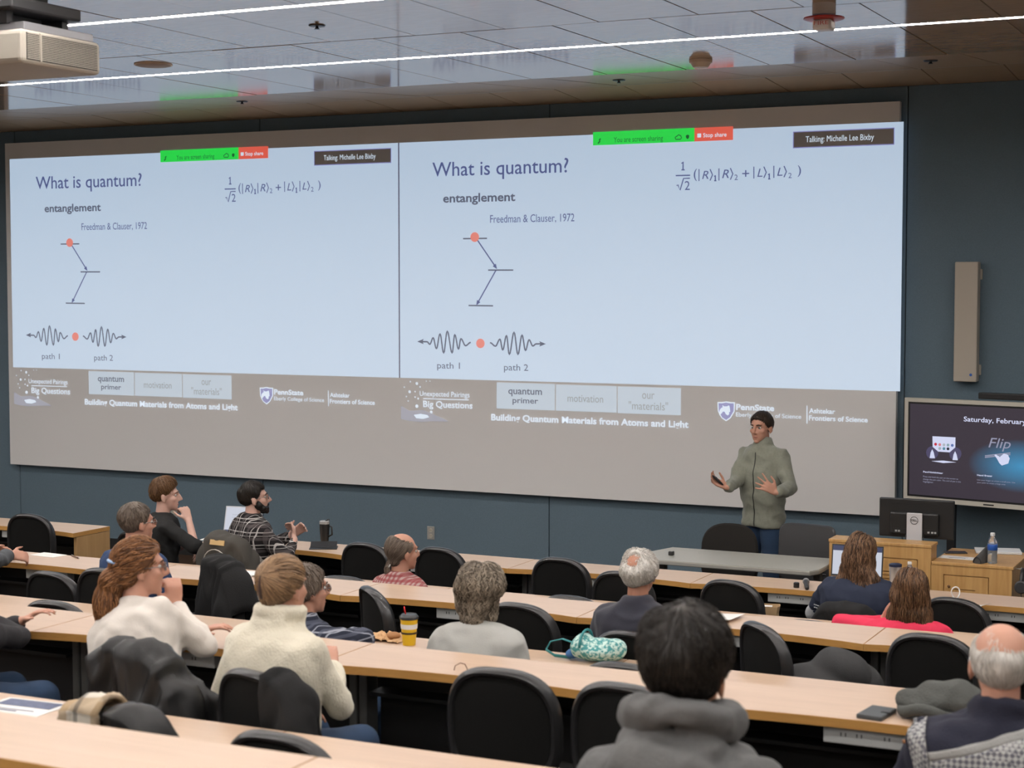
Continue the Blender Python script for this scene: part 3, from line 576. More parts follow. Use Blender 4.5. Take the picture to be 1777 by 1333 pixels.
# lectern
M_OAK = wood('honey_oak', (0.47, 0.255, 0.085), (0.60, 0.36, 0.14), rough=0.38, scale=(16, 16, 1.3))
M_LINE = mat('dark_wood_knob', (0.16, 0.075, 0.03), 0.5)
L = thing('lectern', 'honey oak lectern desk with a raised monitor block and lower wing', 'lectern', (-2.39, 11.2, 0))
ob('tall_cabinet', G().bx(-0.68, 0.0, 0, 0.17, 0, 0.905), M_OAK, L, bevel=.004); ob('cap', G().bx(-0.685, 0.005, -0.018, 0.176, 0.905, 0.925), M_OAK, L, bevel=.003); ob('worktop', G().bx(-0.68, 0.0, 0.178, 0.62, 0, 0.74), M_OAK, L, bevel=.004)
ob('wing_cabinet', G().bx(0.003, 0.52, 0.0, 0.62, 0, 0.80), M_OAK, L, bevel=.004); ob('wing_top', G().bx(0.006, 0.53, -0.018, 0.63, 0.80, 0.82), M_OAK, L, bevel=.003)
def panel(fx0, fx1, fz1, x0, x1, z0, z1, louv):     # front boards with a real 6 mm groove round a slatted door
    gp, y0, y1 = .006, -.014, -.0005
    for q in ((fx0, x0-gp, 0, fz1), (x1+gp, fx1, 0, fz1), (x0-gp, x1+gp, z1+gp, fz1), (x0-gp, x1+gp, 0, z0-gp)): ob('front_board', G().bx(q[0], q[1], y0, y1, q[2], q[3]), M_OAK, L)
    s0, s1, st_ = x0+.06, x1-.08, .024; zt_ = z1-.085; zl_ = zt_-louv*st_
    d = ob('door', G().bx(x0, s0, y0, y1, z0, z1).bx(s1, x1, y0, y1, z0, z1).bx(s0, s1, y0, y1, zt_, z1).bx(s0, s1, y0, y1, z0, zl_), M_OAK, L)
    for k in range(louv): ob('louvre', G().bx(s0, s1, y0, y1, zt_-(k+1)*st_+.0, zt_-k*st_-.006), M_OAK, d)
    ob('knob', G().lathe([(.008, 0), (.009, .008), (.005, .012)], c=(x0+.03, y0, z1-.07), R=Matrix.Rotation(PI/2, 3, 'X'), n=12), M_LINE, d)
panel(-0.68, 0.0, 0.905, -0.58, -0.09, 0.35, 0.82, 6); panel(0.003, 0.52, 0.80, 0.09, 0.37, 0.33, 0.735, 6)
# monitor seen from behind
t = thing('monitor', 'black desktop monitor on the lectern seen from behind with silver stand', 'monitor', (-2.47, 11.56, 0.7402))
p0, p1 = at_y(1526, 863, 11.54), at_y(1655, 938, 11.54); hw = (p1.x-p0.x)/2; cx = (p0.x+p1.x)/2 + 2.47; zb, zt = p1.z-.7402, p0.z-.7402
ob('housing', G().bx(cx-hw, cx+hw, -.02, .012, zb, zt), mat('monitor_black', (.014, .014, .014), .4), t, bevel=.008)
ob('rear_bulge', G().bx(cx-hw*.7, cx+hw*.62, -.045, -.018, zb+.02, zt-.09), mat('monitor_black', (0, 0, 0)), t, bevel=.02)
ob('screen', G().bx(cx-hw+.01, cx+hw-.01, .012, .0135, zb+.02, zt-.01), mat('dark_screen', (.01, .01, .012), .2), t)
ob('vent_line', G().bx(cx-hw*.75, cx+hw*.6, -.0215, -.0195, zt-.035, zt-.031), M_BLK, t)
ob('port_recess', G().bx(cx-hw*.6, cx-.06, -.047, -.044, zb+.03, zb+.065).bx(cx+.05, cx+hw*.55, -.047, -.044, zb+.03, zb+.065), M_BLK, t)
for k, x in enumerate((-.13, -.11, .09, .115, .135)): ob('port', G().bx(cx+x-.007, cx+x+.007, -.0485, -.0465, zb+.04, zb+.052), M_PWR, t)
st = ob('stand', G().bx(cx-.055, cx+.050, -.066, -.052, .01, zb+.175), mat('silver_plastic', (.62, .62, .64), .35, .2), t, bevel=.004)
ob('stand_foot', G().bx(cx-.12, cx+.12, -.1, .1, 0, .012), mat('silver_plastic', (0, 0, 0)), t, bevel=.005)
rg = G(); rs = []
for k in range(24):
    a = 2*PI*k/24
    for rr in (.018, .0155): rs.append(Vector((cx-.003+rr*1.5*math.cos(a), -.0672, zb+.125+rr*1.5*math.sin(a))))
rg.add(rs, [(2*k, 2*k+1, (2*k+3) % 48, (2*k+2) % 48) for k in range(24)]); ob('badge_ring', rg, M_BLK, st)
fit_text('badge_text', 'DELL', M_BLK, st, cx-.003-.020, cx-.003+.020, zb+.118, zb+.132, -.0672, bold=.02)
for a_, b_ in ((-.06, -.1), (.06, .1)): ob('cable', G().tube([(cx+a_, -.05, zb+.04), (cx+b_*.6, -.07, zb-.0), (cx+b_*.3, -.06, .02)], .0025, 6), M_BLK, t, smooth=True)
# interactive display
a15 = math.radians(-13); TVL = at_y(1570, 690, 13.12); ux = Vector((math.cos(a15), math.sin(a15), 0)); un = Vector((math.sin(a15), -math.cos(a15), 0))
def TV(px, py):
    p = at_plane(px, py, TVL, un) - TVL; return p.dot(ux), p.z
tv = thing('display', 'wide interactive display in a cream frame showing a welcome page', 'display', TVL, a15)
h = -TV(1570, 868)[1]; wv = h*1.74; M_CRM = mat('cream_bezel', (.58, .55, .48), .45)
ob('frame', G().bx(0, wv, 0, .05, -h, -h+.035).bx(0, wv, 0, .05, -.03, 0).bx(0, .03, 0, .05, -h+.035, -.03).bx(wv-.03, wv, 0, .05, -h+.035, -.03), M_CRM, tv)
ob('rear_housing', G().bx(.02, wv-.02, .05, .09, -h+.02, -.02), M_BLK, tv, bevel=.01)
ob('inner_bezel', G().bx(.03, wv-.03, .006, .045, -h+.035, -.03), M_BLK, tv)
tm = mat('display_page', (.012, .011, .013), .25, emit=(.045, .036, .05), es=.9)
sc = ob('screen', G().bx(.045, wv-.045, .003, .007, -h+.05, -.045), tm, tv)
nt = tm.node_tree; b_ = nt.nodes['Principled BSDF']; tc = nt.nodes.new('ShaderNodeTexCoord'); mp = nt.nodes.new('ShaderNodeMapping'); gr = nt.nodes.new('ShaderNodeTexGradient'); gr.gradient_type = 'SPHERICAL'
gx, gz = TV(1750, 808); mp.inputs['Location'].default_value = (-(gx+.1)/.42, 0, -gz/.20); mp.inputs['Scale'].default_value = (1/.42, 1, 1/.20)
mx = nt.nodes.new('ShaderNodeMix'); mx.data_type = 'RGBA'; mx.inputs[6].default_value = (.045, .036, .05, 1); mx.inputs[7].default_value = (.06, .30, .55, 1)
nt.links.new(tc.outputs['Object'], mp.inputs[0]); nt.links.new(mp.outputs[0], gr.inputs[0]); nt.links.new(gr.outputs['Fac'], mx.inputs[0]); nt.links.new(mx.outputs[2], b_.inputs['Emission Color'])
TVW = mat('display_white', (.05, .05, .05), .3, emit=(.72, .76, 1.0), es=.85); TVB = mat('display_dim', (.02, .02, .02), .3, emit=(.075, .065, .14), es=.9); TVG = mat('display_grey', (.02, .02, .02), .3, emit=(.35, .36, .5), es=.8)
def tvt(body, m, l, r_, top, bot, **k): fit_text('page_text', body, m, sc, TV(l, 780)[0], TV(r_, 780)[0], TV(*bot)[1], TV(*top)[1], .0015, **k)
def tvp(name, pts, m, d=0):
    g = G(); g.add([(TV(*p)[0], .0018-.0006*d, TV(*p)[1]) for p in pts], [tuple(range(len(pts)))[::-1]]); return ob(name, g, m, sc)
def t2(x, y): return 1540+x/5.797, 670+y/5.797
def tdisc(name, x, y, r_, m, d=0): return tvp(name, [t2(x+r_*math.cos(a), y+r_*math.sin(a)*1.06) for a in (2*PI*k/16 for k in range(16))], m, d)
tvt('Saturday, February', TVW, t2(762, 0)[0], t2(1392, 0)[0], t2(800, 308), t2(1050, 386), bold=.014)
tdisc('icon_disc', 450, 670, 62, TVB); tdisc('icon_disc', 682, 682, 62, TVB)
tvp('palette_card', [t2(*p) for p in ((452, 505), (684, 517), (682, 618), (625, 668), (510, 660), (454, 612))], TVW, 1)
for x, y, c in ((484, 586, (.7, .02, .06)), (526, 590, (.8, .25, .3)), (568, 592, (.5, .55, .6)), (609, 594, (.3, .45, .5)), (652, 597, (.12, .2, .5)), (526, 628, (.4, .5, .55)), (568, 630, (.1, .3, .4)), (609, 632, (.02, .02, .04))): tdisc('palette_dot', x, y, 14, mat('dot_%.2f%.2f' % (c[0], c[2]), (.02, .02, .02), .3, emit=c, es=.8), 2)
for x, y in ((450, 635), (680, 655)): tvp('pen_icon', [t2(x, y), t2(x+16, y+35), t2(x+28, y+92), t2(x-26, y+90), t2(x-16, y+35)], TVW, 2)
tvp('pen_line', [t2(*p) for p in ((440, 755), (560, 750), (695, 768), (560, 775))], TVW, 1)
tvt('Flip', TVG, t2(1015, 0)[0], t2(1238, 0)[0], t2(1100, 525), t2(1100, 655), shear=.25)
tvp('swipe_line', [t2(*p) for p in ((980, 697), (1236, 668), (1236, 680), (980, 708))], TVG, 1); tvp('swipe_line', [t2(*p) for p in ((980, 712), (1236, 686), (1236, 696), (980, 724))], TVG, 1)
tvp('hand_icon', [t2(*p) for p in ((1075, 695), (1090, 688), (1130, 715), (1170, 680), (1210, 690), (1230, 730), (1215, 780), (1150, 800), (1125, 775), (1100, 730))], TVW, 2)
tvt('Pen/Highlighter', TVW, t2(362, 0)[0], t2(562, 0)[0], t2(380, 855), t2(540, 890), bold=.02); tvt('Hand Eraser', TVW, t2(905, 0)[0], t2(1060, 0)[0], t2(920, 888), t2(1050, 915), bold=.02)
for i, (s_, l, r_) in enumerate((('Press and hold the pen on the screen to', 362, 715), ('change the pen color. The end of pen is the', 362, 742), ('Highlighter.', 362, 468))): tvt(s_, TVG, t2(l, 0)[0], t2(r_, 0)[0], t2(400, 905+i*26), t2(400, 925+i*26))
for i, (s_, l, r_) in enumerate((('Use your finger to erase a small area. Use', 905, 1290), ('your palm to erase a large area.', 905, 1195))): tvt(s_, TVG, t2(l, 0)[0], t2(r_, 0)[0], t2(950, 940+i*26), t2(950, 958+i*26))
for ch in list(sc.children): pass
ob('sensor', G().bx(wv*.47, wv*.53, -.001, .001, -h+.012, -h+.022), M_BLK, tv)
ob('sound_bar', G().bx(wv*.42, wv*.95, .03, .11, .012, .06), M_BLK, tv, bevel=.008)
for x in (.35, wv-.35): ob('stand_post', G().bx(x-.03, x+.03, .09, .13, -TVL.z+.05, -.1), M_BLK, tv)
for x in (.35, wv-.35): ob('stand_foot', G().bx(x-.04, x+.04, -.25, .22, -TVL.z, -TVL.z+.05), M_BLK, tv, bevel=.01)
# projector under the ceiling
M_PJ = mat('warm_white_case', (.50, .46, .39), .5); M_PD = mat('projector_dark', (.03, .03, .032), .45)
pj = thing('projector', 'large cream ceiling projector with louvred side on a black mount', 'projector', (-5.2, 5.8, 3.60))
ob('case', G().bx(-.62, 0, 0, .53, 0, .15), M_PJ, pj, bevel=.022, seg=3)
gr_ = ob('grille', G().bx(-.002, .0015, .03, .50, .018, .135), M_PD, pj)
for k in range(15): ob('louvre', G().bx(.0015, .006, .032, .498, .022+k*.0077, .0255+k*.0077), M_PJ, gr_)
ob('grille_post', G().bx(-.001, .008, .112, .122, .015, .138), M_PJ, pj)
ob('top_tray', G().bx(-.6, -.02, .04, .50, .15, .185), mat('galvanised_tray', (.38, .38, .4), .35, .6), pj, bevel=.003)
ob('lens', G().lathe([(.06, 0), (.06, .08), (.045, .08), (.04, .06)], c=(-.31, .53, .075), R=Matrix.Rotation(-PI/2, 3, 'X')), M_BLK, pj, smooth='auto')
ob('mount_arm', G().bx(-.55, -.1, .02, .06, .18, .27).bx(-.55, -.1, .38, .42, .18, .27).bx(-.5, -.15, .1, .3, .19, .23), M_PD, pj)
ob('mount_plate', G().bx(-.62, -.035, -.02, .44, .235, .29), M_PD, pj, bevel=.01)
ob('mount_box', G().bx(-.6, -.16, .02, .36, .29, .43), M_BLK, pj, bevel=.006)
for k in range(3): ob('bolt', G().lathe([(.013, 0), (.013, .006)], c=(-.32+k*.055, .02, .33), R=Matrix.Rotation(PI/2, 3, 'X'), n=12), mat('bolt_steel', (.45, .43, .38), .35, .7), pj)
ob('drop_pole', G().lathe([(.03, .43), (.03, .638), (.09, .638), (.09, .645)], c=(-.38, .2, 0), n=16), M_PD, pj, smooth='auto')
# ================================================================== people
def skinmat(n, c): 
    m = mat('skin_'+n, c, 0.5, var=0.10, vscale=14, spec=0.35); b = m.node_tree.nodes['Principled BSDF']
    b.inputs['Subsurface Weight'].default_value = 0.08; b.inputs['Subsurface Radius'].default_value = (0.01, 0.004, 0.002); return m
SK = skinmat('fair', (0.52, 0.27, 0.19)); SK2 = skinmat('warm', (0.44, 0.21, 0.14)); SK3 = skinmat('pale', (0.58, 0.36, 0.29)); SK4 = skinmat('tan', (0.36, 0.17, 0.10))
DENIM = mat('blue_denim', (0.022, 0.050, 0.105), 0.85, bump=0.5, bscale=300, var=0.45, vscale=9)
DARKTR = mat('dark_trousers', (0.02, 0.02, 0.023), 0.85); KHAKI = mat('khaki_cotton', (0.40, 0.31, 0.19), 0.85)
SHOE = mat('dark_shoe', (0.02, 0.018, 0.016), 0.5); EYEW = mat('eye_white', (0.6, 0.58, 0.55), 0.3); EYED = mat('eye_iris', (0.03, 0.02, 0.015), 0.3); LIP = mat('lips', (0.40, 0.14, 0.11), 0.5)
GLS = mat('glasses_metal', (0.25, 0.24, 0.24), 0.3, 0.8); LENS = mat('lens_glass', (0.9, 0.95, 1.0), 0.05, trans=1.0)
CR_C = Vector((0, -.015, .03)); CR_R = Vector((.076, .096, .086))
def head_prims(g, M, s, ears=True, jaw=1.0):
    def E(c, r, R=None):
        h = G().ell(Vector(c)*s, Vector(r)*s, R); h.xf(M); g.v_add(h)
    def C(a, b, r0, r1):
        h = G().capsule(Vector(a)*s, Vector(b)*s, r0*s, r1*s); h.xf(M); g.v_add(h)
    E(CR_C, CR_R); E((0, .030, -.035), (.060*jaw, .060, .078)); E((0, .045, -.070), (.046*jaw, .044, .042)); E((0, .070, -.101), (.022, .018, .015))
    E((0, .072, .028), (.052, .020, .014)); C((0, .090, .018), (0, .113, -.026), .0075, .0115); E((0, .100, -.033), (.0175, .011, .008))
    E((0, .081, -.062), (.023, .010, .008)); E((0, .080, -.073), (.020, .009, .007))
    for q in (-1, 1):
        E((q*.040, .055, -.022), (.024, .026, .020))
        if ears: E((q*.079, -.012, -.012), (.009, .021, .032), Matrix.Rotation(q*.28, 3, 'Z')); E((q*.082, -.016, .002), (.007, .017, .017)); E((q*.078, -.004, -.036), (.007, .009, .012))
def g_add(self, h): self.add(h.v, h.f)
G.v_add = g_add
def ik(S_, W_, L1, L2, pole):
    d = W_-S_; L = d.length
    if L > (L1+L2)*.995: W_ = S_+d*((L1+L2)*.995/L); d = W_-S_; L = d.length
    a = (L1*L1-L2*L2+L*L)/(2*L); h = math.sqrt(max(0, L1*L1-a*a)); u = d/L; p = pole-u*pole.dot(u); p.normalize()
    return S_+u*a+p*h, W_
def hand_prims(g, W_, d, n, side, s, curl=0.35, spread=0.12, thumb=0.6, curls=None):
    # wrist point, finger direction d, palm normal n (the side the palm faces), side = +1 when the thumb lies on d x n
    d = d.normalized(); n = (n-d*n.dot(d)).normalized(); sd = d.cross(n)*side        # towards the thumb
    P0 = W_+d*.012*s
    for k in (-1.5, -.5, .5, 1.5): g.capsule(P0+sd*(k*.012*s), P0+d*.075*s+sd*(k*.0195*s), .0135*s, .0118*s, 10)
    g.capsule(P0+sd*.018*s+n*.006*s, P0+d*.04*s+sd*.026*s+n*.008*s, .014*s, .012*s, 10)
    ln = (.82, .97, 1.05, .95)
    for i, k in enumerate((-1.5, -.5, .5, 1.5)):
        base = P0+d*.078*s+sd*(k*.0198*s); dr = (d+sd*(k*spread)).normalized(); a = 0; p = base; c = curls[i] if curls else curl
        for j, (l, r) in enumerate(((.042, .0098), (.027, .0090), (.021, .0080))):
            a += c*(.75, 1.15, .8)[j]; v = dr*math.cos(a)+n*math.sin(a); q = p+v*(l*ln[i]*s); g.capsule(p, q, r*s, (r-.0009)*s, 9); p = q
    p = P0+d*.022*s+sd*.030*s; v = (d*.62+sd*.75+n*.30*thumb).normalized(); q = p+v*.042*s; g.capsule(p, q, .0125*s, .0108*s, 9)
    v2 = (d*.85+sd*.38+n*.35*thumb).normalized(); r_ = q+v2*.030*s; g.capsule(q, r_, .0105*s, .0095*s, 9); g.capsule(r_, r_+v2*.014*s, .0095*s, .008*s, 9)
def hair_volume(M, s, spec, blobs):
    g = G(); n, m = 36, 26; rs = []; th = spec.get('t', .012); bald = spec.get('bald'); low = spec.get('low', 0.0)
    for i in range(m+1):
        ph = -PI/2+PI*(.01+.98*i/m); row = []
        for k in range(n):
            d = Vector((math.cos(ph)*math.cos(2*PI*k/n), math.cos(ph)*math.sin(2*PI*k/n), math.sin(ph)))
            r = 1/math.sqrt(sum((d[j]/CR_R[j])**2 for j in range(3))); p = CR_C+d*r; y = p.y
            zh = np.interp(y, [-.11, -.07, -.035, -.005, .02, .045, .075, .09], [-.072-low, -.07-low, -.035-low*.6, -.012, .018, .056, .066+spec.get('front', 0), .07+spec.get('front', 0)])
            mk = min(1, max(0, (p.z-zh+.010)/.020))
            if bald: 
                bc, br = Vector(bald[0]), bald[1]; mk *= min(1, max(0, ((p-bc).length-br)/.018))
            tt = th*(.7+.6*max(0, d.z) if spec.get('topvol') else 1.0)
            if spec.get('taper'): tt = .004+(tt-.004)*min(1, max(0, (p.z+.055)/.085))
            row.append(M @ ((CR_C+d*(r*.93*(1-mk)+(r+tt)*mk))*s))
        rs.append(row)
    g.rings(rs)
    for c, r, *R in blobs:
        h = G().ell(Vector(c)*s, Vector(r)*s, R[0] if R else None); h.xf(M); g.v_add(h)
    return g
def strands(me, M, s, n, length, flow, width, seed, lift=.002, curl=0.0, segs=6, filt=None):
    rg = random.Random(seed); bv = BVHTree.FromPolygons([v.co for v in me.vertices], [tuple(p.vertices) for p in me.polygons])
    Mi = M.inverted(); R3 = M.to_3x3(); vs = me.vertices; V, F, sh = [], [], []; cnt = 0; tries = 0
    while cnt < n and tries < n*6:
        tries += 1; v = vs[rg.randrange(len(vs))]; p = v.co.copy(); hp = (Mi @ p)/s
        if filt and not filt(hp): continue
        nrm = v.normal.copy(); pts = []; L = length*(.6+.7*rg.random()); ph = rg.random()*6.28; fq = 2.5+2*rg.random()
        for k in range(segs+1):
            pts.append((p+nrm*(lift*(.3+1.2*rg.random() if k == 0 else 1)+.003*math.sin(k*1.3+ph)*(curl > 0)), nrm.copy()))
            d = R3 @ flow((Mi @ p)/s); d = d-nrm*d.dot(nrm)
            if d.length < 1e-4: d = nrm.orthogonal()
            d.normalize(); sdv = nrm.cross(d); d = (d+sdv*(curl*math.sin(ph+fq*k)+.25*(rg.random()-.5))).normalized()
            q = p+d*(L/segs); hit = bv.find_nearest(q)
            if hit[0] is None: break
            p, nrm = hit[0], hit[1]
        if len(pts) < 3: continue
        k0 = len(V); m_ = len(pts); c = rg.random()
        for k, (q, nn) in enumerate(pts):
            d = (pts[min(k+1, m_-1)][0]-pts[max(k-1, 0)][0]).normalized(); sdv = nn.cross(d); 
            if sdv.length < 1e-5: sdv = nn.orthogonal()
            sdv.normalize(); w_ = width*(.5+.5*math.sin(PI*min(1, .25+.7*k/m_)))*(1-.75*(k/(m_-1))**3)
            V += [q-sdv*w_, q+nn*w_*.7, q+sdv*w_]; sh += [c*.85, c, c*.85]
        for k in range(m_-1):
            a = k0+3*k; F += [(a, a+1, a+4, a+3), (a+1, a+2, a+5, a+4), (a+2, a, a+3, a+5)]
        cnt += 1
    return V, F, sh
def build_hair(parent, name, M, s, spec, m, seed):
    g = hair_volume(M, s, spec, spec.get('blobs', [])); me = remesh(g, spec.get('vox', .008)*s, 2)
    P, N = coords(me), normals(me); setco(me, P+N*(spec.get('lump', .004)*wob(P, seed, spec.get('lf', 45)))[:, None])
    fl = spec.get('flow') or (lambda p: (p-Vector((0, -.05, .125))) + Vector((0, 0, -.03)))
    V, F, sh = strands(me, M, s, spec.get('n', 500), spec.get('len', .035), fl, spec.get('w', .0022), seed, spec.get('lift', .002), spec.get('curl', 0), spec.get('segs', 6), spec.get('filt'))
    base = coords(me); nb = len(base); faces = [tuple(p.vertices) for p in me.polygons]; bpy.data.meshes.remove(me)
    out = bpy.data.meshes.new(name); out.from_pydata(base.tolist()+[tuple(v) for v in V], [], faces+[tuple(i+nb for i in f) for f in F]); out.update()
    at = out.attributes.new('shade', 'FLOAT', 'POINT'); b = np.clip(.35+.25*wob(base, seed+3, 60), 0, 1) if nb else np.zeros(0); at.data.foreach_set('value', np.concatenate([b, np.array(sh)]) if sh else b)
    return link(name, out, m, parent, True)
def ring_xy(c, rx, ry, ax, ay, n=22, e=.85):
    return [c+ax*(rx*math.copysign(abs(math.cos(t))**e, math.cos(t)))+ay*(ry*math.copysign(abs(math.sin(t))**e, math.sin(t))) for t in (2*PI*k/n for k in range(n))]
SPK = Vector((-3.9, 12.15, 0))
def person(label, head, zf, yaw, look, hair, hmat, top, topm, skin=SK, s=.95, lean=.08, side=0.0, wide=1.0, arms=None, legs=DENIM, sit=True, sleeve='long', vox=.0095, glasses=False, hpitch=0.0, seed=1, wr=.010, hroll=0.0, knees=.42, show_legs=True, group='people in the audience', beard=None, jaw=1.0, chest=1.0, hem=-.12, seat=.455, name='person'):
    head = Vector(head); ry = math.radians(yaw); ztop = head.z-zf
    Nz = ztop-.256*s; hipz = (seat+.095*s) if sit else .50*ztop+.02
    sp = (Nz-hipz)/math.cos(lean)                                       # spine length from pelvis to neck base
    off = Vector((math.sin(side)*sp, math.sin(lean)*sp, 0)); hoff = Vector((0, .03*s, 0))
    Rz = Matrix.Rotation(ry, 3, 'Z'); base = Vector((head.x, head.y, zf))-Rz @ (off+hoff); base.z = zf
    t = thing(name, label, 'person', base, ry, group)
    Wl = Matrix.Translation(base) @ Rz.to_4x4(); Wi = Wl.inverted()
    hip = Vector((0, 0, hipz)); N = Vector((off.x, off.y, Nz)); up = (N-hip).normalized(); ax = Vector((1, 0, 0)); ax = (ax-up*ax.dot(up)).normalized(); ay = up.cross(ax)
    rel = Matrix.Rotation(math.radians(look)-ry, 4, 'Z')
    M = Matrix.Translation(N+Vector((0, .03*s, .141*s))) @ rel @ Matrix.Rotation(hpitch, 4, 'X') @ Matrix.Rotation(hroll, 4, 'Y')
    def torso(k, lo=-.1, hi=1.0, inf=0.0):
        prof = [(hem, .170, .117), (0, .18, .125), (.18, .172, .12), (.36, .160*chest, .112*chest), (.55, .166*chest, .118*chest), (.72, .176, .118), (.86, .176, .105), (.945, .135, .085), (1.0, .070, .068)]
        return G().rings([ring_xy(hip+up*(sp*f), (rx*wide*s)*k+inf, (r2*(wide**.7)*s)*k+inf, ax, ay) for f, rx, r2 in prof if lo <= f <= hi])
    shw = .165*s*(.6+.4*wide); SH = {q: N-up*(.075*s)+ax*(q*shw) for q in (-1, 1)}; L1, L2 = .275*s, .245*s
    b = G(); b.v_add(torso(.86)); head_prims(b, M, s, jaw=jaw); b.capsule(N-up*.03*s, (M @ (Vector((0, -.018, -.045))*s)), .054*s, .052*s)
    A = {}
    for q in (-1, 1):
        sp_ = (arms or {}).get(q, {}); w_ = sp_.get('w'); loc = sp_.get('l')
        W_ = Wi @ Vector(w_) if w_ is not None else Vector(loc) if loc is not None else Vector((q*.12, .24, .63 if sit else .75))
        pole = Vector(sp_.get('pole', (q*.6, -.25, -1))); E_, W_ = ik(SH[q], W_, L1, L2, pole); A[q] = (SH[q], E_, W_)
        b.capsule(SH[q], E_, .042*s, .036*s); b.capsule(E_, W_, .036*s, .0255*s)
        fd = Vector(sp_['d']) if 'd' in sp_ else (W_-E_).normalized(); fd = Wi.to_3x3() @ fd if 'd' in sp_ else fd; pn = Wi.to_3x3() @ Vector(sp_['n']) if 'n' in sp_ else Vector((0, 0, -1))
        sdn = fd.cross(pn); want = -q if 'n' not in sp_ else sp_.get('ts', 0)
        # anatomical thumb side: right hand palm down, fingers forward -> thumb towards the left
        hand_prims(b, W_, fd, pn, q*1.0, s*sp_.get('hs', 1.0), sp_.get('curl', .35), sp_.get('spread', .12), sp_.get('thumb', .6), sp_.get('curls'))
    LG = {}
    for q in (-1, 1):
        h0 = hip+Vector((q*.088*s*wide, .0, -.01))
        if sit: kn = Vector((q*.13*s, knees*s, .50)); an = Vector((q*.12*s, knees*s+.09, .09))
        else: kn = Vector((q*.105*s, .02, hipz*.53)); an = Vector((q*.115*s, -.01, .085))
        LG[q] = (h0, kn, an); b.capsule(h0, kn, .072*s, .052*s); b.capsule(kn, an, .05*s, .036*s); b.capsule(an+Vector((0, -.03, -.045)), an+Vector((0, .13*s, -.06)), .03*s, .024*s)
    bm = remesh(b, vox, 3); body = link('body', bm, skin, t, True)
    # face details
    if glasses or hair.get('face', True):
        for q in (-1, 1):
            ob('eye', G().ell(Vector((q*.031, .0715, .006))*s, Vector((.0135, .0085, .0085))*s).xf(M), EYEW, t, True)
            ob('pupil', G().ell(Vector((q*.030, .0785, .006))*s, Vector((.006, .003, .006))*s).xf(M), EYED, t, True)
            ob('eyebrow', G().tube([M @ (Vector(p_)*s) for p_ in ((q*.014, .0915, .027), (q*.032, .0885, .031), (q*.050, .0735, .026))], [.0035*s, .0042*s, .002*s], 8), hmat, t, True)
        ob('mouth', G().tube([M @ (Vector(p_)*s) for p_ in ((-.022, .080, -.0665), (-.01, .0885, -.066), (.01, .0885, -.066), (.022, .080, -.0665))], [.002*s, .0040*s, .0040*s, .002*s], 8), LIP, t, True)
    if glasses:
        gl = G()
        for q in (-1, 1):
            cc = Vector((q*.033, .098, .004)); gl.tube([M @ ((cc+Vector((.024*math.cos(a), -abs(math.cos(a))*.004, .018*math.sin(a))))*s) for a in (2*PI*k/16 for k in range(17))], .0016*s, 6)
            gl.tube([M @ (Vector(p_)*s) for p_ in ((q*.057, .094, .008), (q*.080, .05, .010), (q*.086, -.005, .008), (q*.084, -.022, -.006))], .0016*s, 6)
        gl.tube([M @ (Vector(p_)*s) for p_ in ((-.010, .099, .006), (0, .103, .009), (.010, .099, .006))], .0016*s, 6); ge = ob('glasses', gl, GLS, t, True)
        for q in (-1, 1):
            cc = Vector((q*.033, .0975, .004)); ring = [M @ ((cc+Vector((.023*math.cos(a), 0, .017*math.sin(a))))*s) for a in (2*PI*k/16 for k in range(16))]; lg = G(); lg.rings([ring, [p_+(M.to_3x3() @ Vector((0, .0012, 0))) for p_ in ring]]); ob('lens', lg, LENS, ge)
    build_hair(t, 'hair', M, s, hair, hmat, seed)
    if beard:
        bg = G()
        for c_, r_ in (((0, .052, -.078), (.050, .045, .040)), ((0, .074, -.102), (.024, .022, .022)), ((-.054, .018, -.048), (.016, .030, .036)), ((.054, .018, -.048), (.016, .030, .036)), ((-.045, .045, -.075), (.020, .030, .026)), ((.045, .045, -.075), (.020, .030, .026)), ((-.060, .002, -.022), (.012, .014, .028)), ((.060, .002, -.022), (.012, .014, .028)), ((0, .093, -.052), (.022, .009, .006))): 
            h = G().ell(Vector(c_)*s, Vector(r_)*s); h.xf(M); bg.v_add(h)
        bme = remesh(bg, .007, 2); P, Nn = coords(bme), normals(bme); setco(bme, P+Nn*(.0025*wob(P, seed, 120))[:, None]); ao = bme.attributes.new('shade', 'FLOAT', 'POINT'); link('beard', bme, beard, t, True)
    # upper garment
    g = G(); g.v_add(torso(1.0, lo=-.2, inf=.014))
    for q in (-1, 1):
        S_, E_, W_ = A[q]; g.capsule(N-up*.045*s-ay*.01*s, S_+up*.004*s-ax*(q*.02*s), .062*s, .062*s); g.ell(S_-ax*(q*.006*s), (.062*s, .062*s, .062*s))
        if sleeve == 'long': g.capsule(S_, E_, .060*s, .052*s); g.capsule(E_, W_-(W_-E_)*.10, .052*s, .040*s); g.tube([W_-(W_-E_)*.16, W_-(W_-E_)*.04], [.040*s, .038*s], 14)
        elif sleeve == 'elbow': g.capsule(S_, S_.lerp(E_, .95), .060*s, .055*s)
        else: g.capsule(S_, S_.lerp(E_, .72), .062*s, .064*s)
